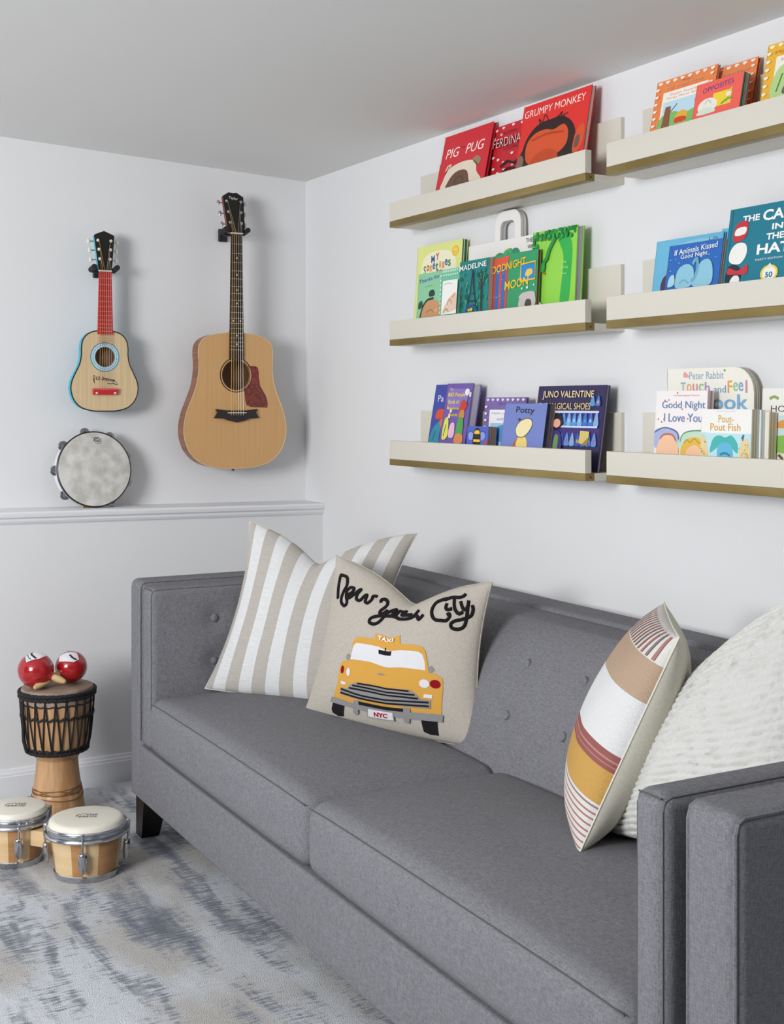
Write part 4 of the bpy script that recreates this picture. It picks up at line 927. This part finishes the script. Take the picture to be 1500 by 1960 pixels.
gt, top = guitar('acoustic_guitar', (-.347, -.130, 1.074), 'full size acoustic guitar with a pale wood top hanging nearest the corner', half, .062, (.344, .0535),
    [(.0535, .0565, mat('ros_in', '5A3A26', .5), -.0003), (.0608, .0645, mat('ros_black', '1C1612', .5), -.0003)], m_sp, m_sap, wood('neck_mahogany', '8E4A36', '743927'), m_fbw, m_blk,
    .863, .4, .043, .056, 18, .196, hd, 14, pg, m_chrome, m_chrome, mat('cream_binding', 'D9BE93', .5), .0016, 'guitars on the wall', .66)
def local_part(name, root, items, yoff=.0, base=.0006, step=.0001, sub=None):
    b = MB(); art(b, lambda s, t, o: (s, yoff - o, t), items, 1.0, base, step, sub); return b.build(name, root, smooth=0)
# pickguard, bridge, logo
m_tort = mat('tortoise', '5A1F1A', .2, 0, .5, var=('8E3A2E', 90, (1, 1, 1)))
b = MB(); P = [(.046, .379), (.078, .377), (.086, .372), (.0895, .355), (.0895, .335), (.095, .305), (.118, .268), (.126, .243), (.125, .224), (.06, .226), (.042, .233), (.036, .25), (.034, .278), (.025, .291), (.041, .300), (.056, .317), (.064, .341), (.058, .365)]
b.prism(P, -.0014, -.0002, m_tort); b.build('pickguard', gt, smooth=0)
b = MB(); P = [(-.082, .219), (-.04, .214), (.04, .214), (.082, .219), (.076, .205), (.088, .186), (.052, .184), (.03, .176), (0, .170), (-.03, .176), (-.052, .184), (-.088, .186), (-.076, .205)]
b.prism(P, -.009, -.0002, m_ebony); br = b.build('bridge', gt, smooth=0)
b = MB(); b.bevbox((-.037, -.012, .2035), (.037, -.0088, .2065), m_bone, .0008); b.build('saddle', br)
for k in range(6):
    b = MB(); b.M = Matrix.Translation((-.0245 + .0098 * k, -.009, .191)) @ Matrix.Rotation(R(90), 4, 'X'); b.lathe([(.0028, 0), (.0028, .002), (.0001, .0032)], m_ebony, 10); b.build('bridge_pin', br)
b = MB(); b.M = Matrix.Translation((0, .03, 0)) @ Matrix.Rotation(R(180), 4, 'X'); b.lathe([(.004, -.004), (.0045, .004), (.007, .008), (.006, .011), (.0001, .012)], m_chrome, 14); b.build('strap_button', gt)
Mh = Matrix.Translation((0, -.005, .868)) @ Matrix.Rotation(R(-14), 4, 'X')
b = MB(); art(b, lambda s, t, o: Mh @ Vector((s, -o, t)), [('t', 'D8D4CA', 'Taylor', 0, .134, .036, .014, -8, .01, .2)], 1.0, .0004); b.build('logo', gt, smooth=0)
# toy guitar
half = [(0, 0), (.0015, .045), (.014, .085), (.04, .11), (.075, .1205), (.105, .117), (.135, .104), (.165, .090), (.195, .084), (.225, .0835), (.25, .078), (.27, .062), (.281, .036), (.284, 0)]
m_cy = mat('turquoise_lacquer', '2FB4CC', .35); m_red = mat('red_lacquer', 'C4202C', .35)
hd = [(-.0215, 0), (-.026, .02), (-.0365, .124), (-.032, .128), (0, .141), (.032, .128), (.0365, .124), (.026, .02), (.0215, 0)]
pg = [(s * x, z, s * bx) for s in (-1, 1) for x, z, bx in ((.0185, .040, .046), (.021, .074, .048), (.0235, .106, .051))]
m_tt = wood('birch', 'DCC49C', 'D3B88E', .45, (90, 1, 2))
tg, top = guitar('toy_guitar', (-.828, -.090, 1.286), 'small toy guitar with red fretboard and turquoise sides above the tambourine', half, .034, (.191, .0345),
    [(.0355, .0515, mat('ros_pale', 'C9DDE4', .5), -.0003), (.0345, .0365, ink('3F8FA8'), -.0004), (.049, .0525, ink('2E93AE'), -.0004)] + [], m_tt, m_cy, m_cy, m_red, m_blk,
    .491, .272, .044, .055, 16, .071, hd, 6, pg, mat('peg_ivory', 'E6DFCB', .4), mat('peg_ivory', 'E6DFCB', .4), mat('binding_black', '1E1B1A', .4), .0022, 'guitars on the wall', .42, (.034, .044), ink('C98A62'))
it = []
for k in range(36):
    a = 2 * math.pi * k / 36; it.append(('e', '4A86B8' if k % 2 else '5FA9B4', .043 * math.cos(a), .191 + .043 * math.sin(a), .0022, .0022))
local_part('rosette_dots', tg, it, 0, .0005, .00001)
b = MB(); b.bevbox((-.045, -.012, .058), (.045, -.0002, .080), m_red, .002); b.bevbox((-.045, -.0135, .0745), (.045, -.011, .0785), mat('red_highlight', 'D8585C', .3), .001); br = b.build('bridge', tg)
for x in (-.033, .033):
    b = MB(); b.M = Matrix.Translation((x, -.012, .064)) @ Matrix.Rotation(R(90), 4, 'X'); b.lathe([(.0042, 0), (.0042, .001), (.0001, .002)], mat('peg_ivory', 'E6DFCB', .4), 12); b.build('screw', br)
sq = [('c', '1E1A18', [(-.038, .104), (-.042, .11), (-.037, .114), (-.036, .122), (-.04, .126), (-.041, .119), (-.038, .104), (-.0385, .098)], .0018), ('t', '1E1A18', 'I.S.', -.0245, .116, .017, .013, -4, .03, .3), ('t', '1E1A18', 'Symphony', .012, .111, .05, .0155, -9, .03, .3),
      ('c', '1E1A18', [(.03, .108), (.042, .102), (.046, .095), (.04, .093)], .0014), ('c', '1E1A18', [(.008, .0965), (.014, .098), (.02, .0962), (.03, .0972), (.042, .0945)], .0022)]
local_part('signature', tg, sq, 0, .0006, .00005)
# hangers
m_hang = mat('hanger_black', '1C1C1E', .5); m_foam = mat('hanger_foam', '2A2A2C', .85)
def hanger(x, z, yf, w, label):
    t = empty('guitar_hanger', (x, 0, z), label, 'guitar hanger', 'wall hangers under the guitar heads')
    b = MB(); b.bevbox((-.018, -.012, -.024), (.018, 0, .024), m_hang, .004); b.build('wall_plate', t)
    b = MB(); b.tube([(0, -.010, 0), (0, -.03, -.002), (0, yf + .055, -.004)], .007, m_hang, 10)
    b.tube([(-w, yf - .012, .006)] + [(-w, yf + .02, .0), (-w * .9, yf + .045, -.004), (0, yf + .058, -.006), (w * .9, yf + .045, -.004), (w, yf + .02, 0), (w, yf - .012, .006)], .0052, m_hang, 10); b.build('yoke', t)
    for s in (-1, 1):
        b = MB(); b.tube([(s * w, yf + .03, -.001), (s * w, yf - .016, .007)], .0095, m_foam, 14); b.tube([(s * w, yf - .0165, .007), (s * w, yf - .0175, .0073)], .006, m_hang, 12); b.build('foam_pad', t)
    return t
hanger(-.349, 1.946, -.131, .043, 'black wall hanger cradling the head of the full size guitar')
hanger(-.828, 1.786, -.088, .041, 'black wall hanger cradling the head of the toy guitar')

# ------------------------------------------------------------------ tambourine
m_tw = mat('tambourine_white', 'E3E5EA', .35); m_tb = mat('tambourine_rim', '18181A', .4); m_skin = mat('mottled_head', 'D9D7D2', .55, var=('BDBAB3', 26, (1, 1, 1)))
m_jing = mat('jingle_steel', '9A9CA2', .28, 1.0); m_brassj = mat('jingle_brass', 'C9A24A', .28, 1.0)
TR = .132
tm = empty('tambourine', (-.866, -.05, .948), 'round tambourine with a mottled white head leaning on the wall ledge', 'tambourine')
Mt = Matrix.Translation((0, -.045, .135)) @ Matrix.Rotation(R(-8), 4, 'X') @ Matrix.Rotation(R(2), 4, 'Z') @ Matrix.Rotation(R(90), 4, 'X')
b = MB(); b.M = Mt; b.lathe([(TR - .006, -.044), (TR, -.044), (TR, -.002), (TR - .006, -.002), (TR - .006, -.044)], m_tw, 64); b.build('frame', tm)
b = MB(); b.M = Mt; b.lathe([(TR + .0015, -.010), (TR + .002, -.001), (TR - .001, .0012), (TR - .0025, .0005)], m_tb, 64); b.build('rim', tm)
b = MB(); b.M = Mt; b.lathe([(TR - .0018, .0003), (TR - .006, .0012), (.0001, .0012)], m_skin, 64)
b.M = None
art(b, lambda s, t, o: Mt @ Vector((s, t, .0012 + o)), [('c', '4A4A4C', [(.0, .112), (.004, .105), (.008, .112), (.012, .106), (.016, .113), (.021, .104), (.026, .108)], .0028), ('t', '4A4A4C', 'REMO', .014, .099, .03, .008, -8, .02), ('l', '8A8A8C', [(.004, .092), (.024, .0895)], .003)], 1.0, .0003)
b.build('drumhead', tm)
for k in range(9):
    a = R(100 + 40 * k)
    for dz in (-.021, -.026):
        b = MB(); b.M = Mt @ Matrix.Translation(((TR + .001) * math.cos(a), (TR + .001) * math.sin(a), dz))
        b.lathe([(.0001, .0), (.006, .0022 if dz > -.024 else -.0022), (.0075, .0005), (.016, .0008), (.0175, 0), (.016, -.0006), (.0001, -.0002)], m_brassj if k == 4 else m_jing, 22); b.build('jingle', tm)
    b = MB(); b.M = Mt @ Matrix.Translation(((TR + .006) * math.cos(a), (TR + .006) * math.sin(a), 0)); b.tube([(0, 0, -.038), (0, 0, -.008)], .0013, m_jing, 6); b.build('jingle_pin', tm)

# ------------------------------------------------------------------ goblet drum
m_dw = wood('drum_wood', 'CEA478', 'B2855A', .5, (26, 26, 2.5)); m_goat = mat('goat_skin', 'A89484', .7, var=('86705F', 14, (1, 1, 1)), bump=(140, .5, .002)); m_rope = mat('black_rope', '16161A', .75, bump=(300, .8, .002))
ZR = .0006
dj = empty('hand_drum', (-1.088, -.432, ZR), 'goblet shaped wooden hand drum laced with black rope, standing by the wall', 'drum')
b = MB(); b.lathe([(.060, .0), (.091, .0), (.0915, .006), (.0885, .03), (.0855, .05), (.0835, .055), (.0845, .060), (.0825, .066), (.0795, .078), (.0775, .082), (.0785, .087), (.075, .105), (.0705, .135), (.0675, .165), (.067, .180), (.075, .192), (.090, .203), (.0985, .22), (.1035, .245), (.1075, .28), (.111, .32), (.113, .36), (.1135, .394)], m_dw, 48)
b.build('drum_shell', dj)
b = MB()
for zc, am, ph, fq in ((.082, .003, 0, 1.0), (.0855, .007, 1.0, 3.0), (.0855, .007, 4.1, 3.0), (.092, .003, 2.0, 1.0), (.066, .004, 1.0, 2.0)):
    P = []
    for q in [2 * math.pi * i / 60 for i in range(60)]:
        z = zc + am * math.sin(q * fq + ph); r = .0855 - (z - .055) * .21 if z < .082 else .0782 - (z - .087) * .18
        P.append((r * math.cos(q), r * math.sin(q), z))
    b.tube(P, .0017, mat('carved_groove', '7A5230', .7), 5, closed=True)
b.build('carved_band', dj)
b = MB(); b.lathe([(.1165, .358), (.1175, .372), (.117, .394), (.1145, .4005), (.108, .4025), (.0001, .4035)], m_goat, 48); b.build('drumhead', dj)
def wob(r, z, amp, f, n=120, ph=0): return [((r + amp * math.sin(f * 2 * math.pi * i / n + ph)) * math.cos(2 * math.pi * i / n), (r + amp * math.sin(f * 2 * math.pi * i / n + ph)) * math.sin(2 * math.pi * i / n), z + amp * math.cos(f * 2 * math.pi * i / n + ph)) for i in range(n)]
for r, z, rr, name in ((.121, .389, .0056, 'rope_ring'), (.1205, .378, .0052, 'rope_ring'), (.1175, .357, .0022, 'rope_ring'), (.0975, .209, .0056, 'rope_ring'), (.1015, .220, .003, 'rope_ring')):
    b = MB(); b.tube(wob(r, z, .0016, 26), rr, m_rope, 8, closed=True)
    if rr > .004: b.tube(wob(r, z, .003, 26, ph=2.5), rr * .75, m_rope, 8, closed=True)
    b.build(name, dj)
b = MB(); b.tube([(r0 * math.cos(2 * math.pi * i / 160), r0 * math.sin(2 * math.pi * i / 160), .318 + .0035 * math.sin(2 * math.pi * i / 160 * 22)) for i in range(160) for r0 in (.1165,)], .0034, m_rope, 7, closed=True); b.build('rope_weave', dj)
NL = 22
rz = lambda z: .0995 + (.1195 - .0995) * ((z - .212) / (.372 - .212)) ** .6 + .0005
for i in range(NL):
    a0 = 2 * math.pi * i / NL; a1 = 2 * math.pi * (i + .42) / NL; a2 = 2 * math.pi * (i + 1) / NL
    P = []
    for t in range(7):
        z = .212 + .16 * t / 6; a = a0 + (a1 - a0) * t / 6; P.append((rz(z) * math.cos(a), rz(z) * math.sin(a), z))
    for t in range(6, -1, -1):
        z = .212 + .16 * t / 6; a = a1 + (a2 - a1) * (1 - t / 6); P.append((rz(z) * math.cos(a), rz(z) * math.sin(a), z))
    b = MB(); b.tube(P, .0024, m_rope, 6); b.build('lacing', dj)
# loose rope bundle on the left of the drum
b = MB(); b.tube([(-.119, -.02, .37), (-.121, -.028, .33), (-.1165, -.02, .29), (-.117, -.03, .25), (-.107, -.03, .215)], .0058, m_rope, 8); b.tube([(-.113, .0, .3), (-.118, -.03, .27), (-.110, -.02, .235)], .004, m_rope, 8); b.build('rope_tail', dj)
dj.scale = (.965, .965, 1.03)
# maracas
m_mar = mat('maraca_red', 'A8141C', .18, 0, .5, coat=.6); m_mh = mat('maraca_handle', 'D2B483', .5, var=('BE9C68', 12, (1, 1, 6)))
def maraca(c, r, tip, label, up, strk):
    c = Vector(c); tip = Vector(tip); d = (tip - c).normalized()
    o = empty('maraca', c, label, 'maraca', 'maracas on the hand drum')
    q = d.to_track_quat('Z', 'Y').to_matrix().to_4x4()
    b = MB(); b.M = q; prof = [(r * math.sin(math.pi * k / 20), -r * math.cos(math.pi * k / 20) * (1.06 if k < 10 else 1.0)) for k in range(20)]
    prof[0] = (.0001, -r * 1.06); prof[-1] = (.014, r * .97); prof += [(.0115, r * 1.06), (.011, r * 1.10)]
    b.lathe(prof, m_mar, 40); b.M = None
    # painted white patch with a dark brush stroke
    n = Vector(up).normalized(); e1 = n.cross(Vector((0, 0, 1))).normalized() if abs(n.z) < .95 else Vector((1, 0, 0)); e1 = Vector((1, 0, 0)) - n * n.x; e1.normalize(); e2 = n.cross(e1)
    def fr(s, t, off):
        s *= 1.2; t *= 1.2
        v = (n + e1 * s + e2 * t).normalized(); k = v.dot(d)
        return v * (r * (1 + (.06 * k * k if k < 0 else 0)) + off)
    art(b, fr, strk, 1.0, .0012, .0003, sub=.12)
    b.build('gourd', o, smooth=60)
    L = (tip - c).length
    b = MB(); b.M = q; b.lathe([(.0098, r * 1.02), (.0105, r * 1.15), (.0118, r + (L - r) * .5), (.0098, L - .014), (.006, L - .003), (.0001, L)], m_mh, 20); b.build('handle', o)
zt = ZR + .4035 * 1.03
pt = [('p', 'E6E2E6', [(-.62, -.25), (-.5, .35), (.55, .55), (.75, .05), (.1, -.3)]), ('c', '1D1B1E', [(-.12, .4), (-.18, .1), (-.06, -.25)], .1), ('c', '3A3A42', [(-.35, .3), (-.38, .0), (-.3, -.2)], .05), ('c', 'E0A08C', [(-.55, .2), (-.4, .45), (-.1, .52)], .08), ('p', 'B9D8E4', [(-.55, -.15), (-.5, .1), (-.38, .05), (-.4, -.2)])]
maraca((-1.158, -.445, zt + .0555), .055, (-1.082, -.512, zt + .022), 'left red maraca on the hand drum, its handle lying on top of the other', (-.1, -.35, .93), pt)
pt = [('p', 'E2DEE6', [(-.75, .0), (-.55, .5), (.5, .25), (.55, -.3), (.15, -.45)]), ('c', '26262E', [(.05, .1), (.15, -.15), (.35, -.32)], .11), ('c', 'C8922E', [(.05, .5), (.2, .8), (.45, .75)], .09), ('c', 'C86A2E', [(.5, .3), (.75, .35), (.9, .2)], .09), ('c', '1D1B1E', [(-.6, .55), (-.3, .7), (.1, .62)], .06)]
maraca((-1.043, -.425, zt + .0505), .050, (-1.178, -.494, zt + .0105), 'right red maraca on the hand drum, its handle passing underneath', (-.25, -.55, .8), pt)

# ------------------------------------------------------------------ bongos
bg = empty('bongo_drums', (-1.22, -.865, ZR), 'pair of striped wood bongo drums with chrome rims on the rug', 'drum')
m_w1 = wood('stave_pale', 'E2C59A', 'D6B585', .4, (3, 3, 20)); m_w2 = wood('stave_tan', 'B98A5C', 'A87848', .4, (3, 3, 20)); m_bh = mat('bongo_head', 'E6E1D2', .4)
def bongo(cx, cy, r, h, rot, nl):
    o = Vector((cx + 1.22, cy + .865, 0))
    stv = [m_w1, m_w2, m_w2, m_w1, m_w2, m_w1, m_w1, m_w2]
    b = MB(); b.M = Matrix.Translation(o) @ Matrix.Rotation(rot, 4, 'Z')
    b.lathe([(r * .76, .012), (r * .80, .05), (r * .85, .09), (r * .885, h - .014)], m_w1, 72, mfun=lambda t: stv[int(t * 16) % 8])
    sh = b.build('drum_shell', bg)
    T = Matrix.Translation(o)
    b = MB(); b.M = T; b.lathe([(r * .70, 0), (r * .775, 0), (r * .785, .005), (r * .79, .016), (r * .775, .018)], m_chrome, 56); b.build('bottom_ring', sh)
    b = MB(); b.M = T; b.lathe([(r * .93, h - .016), (r * .93, h - .004), (r * .905, h + .008), (r * .86, h + .0135), (r * .78, h + .0155), (.0001, h + .016)], m_bh, 64); b.M = None
    fx, fy = Vector((.868, -.497, 0)), Vector((.497, .868, 0))
    art(b, lambda s, t, of: o + fx * s + fy * t + Vector((0, 0, h + .0158 + of)), [('t', '1C1A1A', 'ONE', .013, .012, .032, .0135, 0, .02, .25), ('t', '1C1A1A', 'EARTH', .004, -.006, .052, .0145, 0, .02, .25), ('c', '1C1A1A', [(-.028, -.008), (-.026, .008), (-.01, .018), (-.004, .017)], .003)], 1.0, .0003)
    b.build('drumhead', sh)
    b = MB(); b.M = T; b.tube([(r * .955 * math.cos(2 * math.pi * i / 56), r * .955 * math.sin(2 * math.pi * i / 56), h - .003) for i in range(56)], .0038, m_chrome, 8, closed=True)
    b.lathe([(r * .945, h - .005), (r * .965, h - .008), (r * .965, h - .022), (r * .955, h - .024)], m_chrome, 56)
    b.tube([(r * .985 * math.cos(2 * math.pi * i / 56), r * .985 * math.sin(2 * math.pi * i / 56), h - .024) for i in range(56)], .0052, m_chrome, 8, closed=True); b.build('hoop', sh)
    for k in range(nl):
        a = rot + 2 * math.pi * k / nl
        b = MB(); b.M = T @ Matrix.Rotation(a, 4, 'Z')
        b.tube([(r * 1.0, 0, h - .002), (r * 1.02, 0, h - .010), (r * 1.01, 0, h - .032), (r * .985, 0, h - .072)], .0036, m_chrome, 8)
        b.tube([(r * 1.0, 0, h - .006), (r * 1.0, 0, h + .002)], .0058, m_chrome, 8)
        for z0, w, q in ((0, 0, 0),):
            pr = [(.0001, .030), (.009, .0295), (.0118, .026), (.0128, .012), (.0125, -.004), (.0098, -.018), (.005, -.027), (.0001, -.0285)]
            b.M = T @ Matrix.Rotation(a, 4, 'Z') @ Matrix.Translation((r * .955, 0, h - .082)) @ Matrix.Rotation(R(5), 4, 'Y') @ Matrix.Diagonal((.75, 1, 1, 1))
            b.lathe(pr, m_chrome, 18)
        b.build('tuning_lug', sh)
    return sh
bongo(-1.150, -.968, .1135, .142, R(-112), 4)
bongo(-1.300, -.772, .0965, .142, R(-98), 4)
b = MB(); d = Vector((-.150, .196, 0)); d.normalize(); b.M = Matrix.Translation((-1.150 + 1.22, -.968 + .865, 0)) @ Matrix.Rotation(math.atan2(d.y, d.x), 4, 'Z')
b.bevbox((.085, -.034, .062), (.168, .034, .106), m_w1, .003); b.build('joining_block', bg)
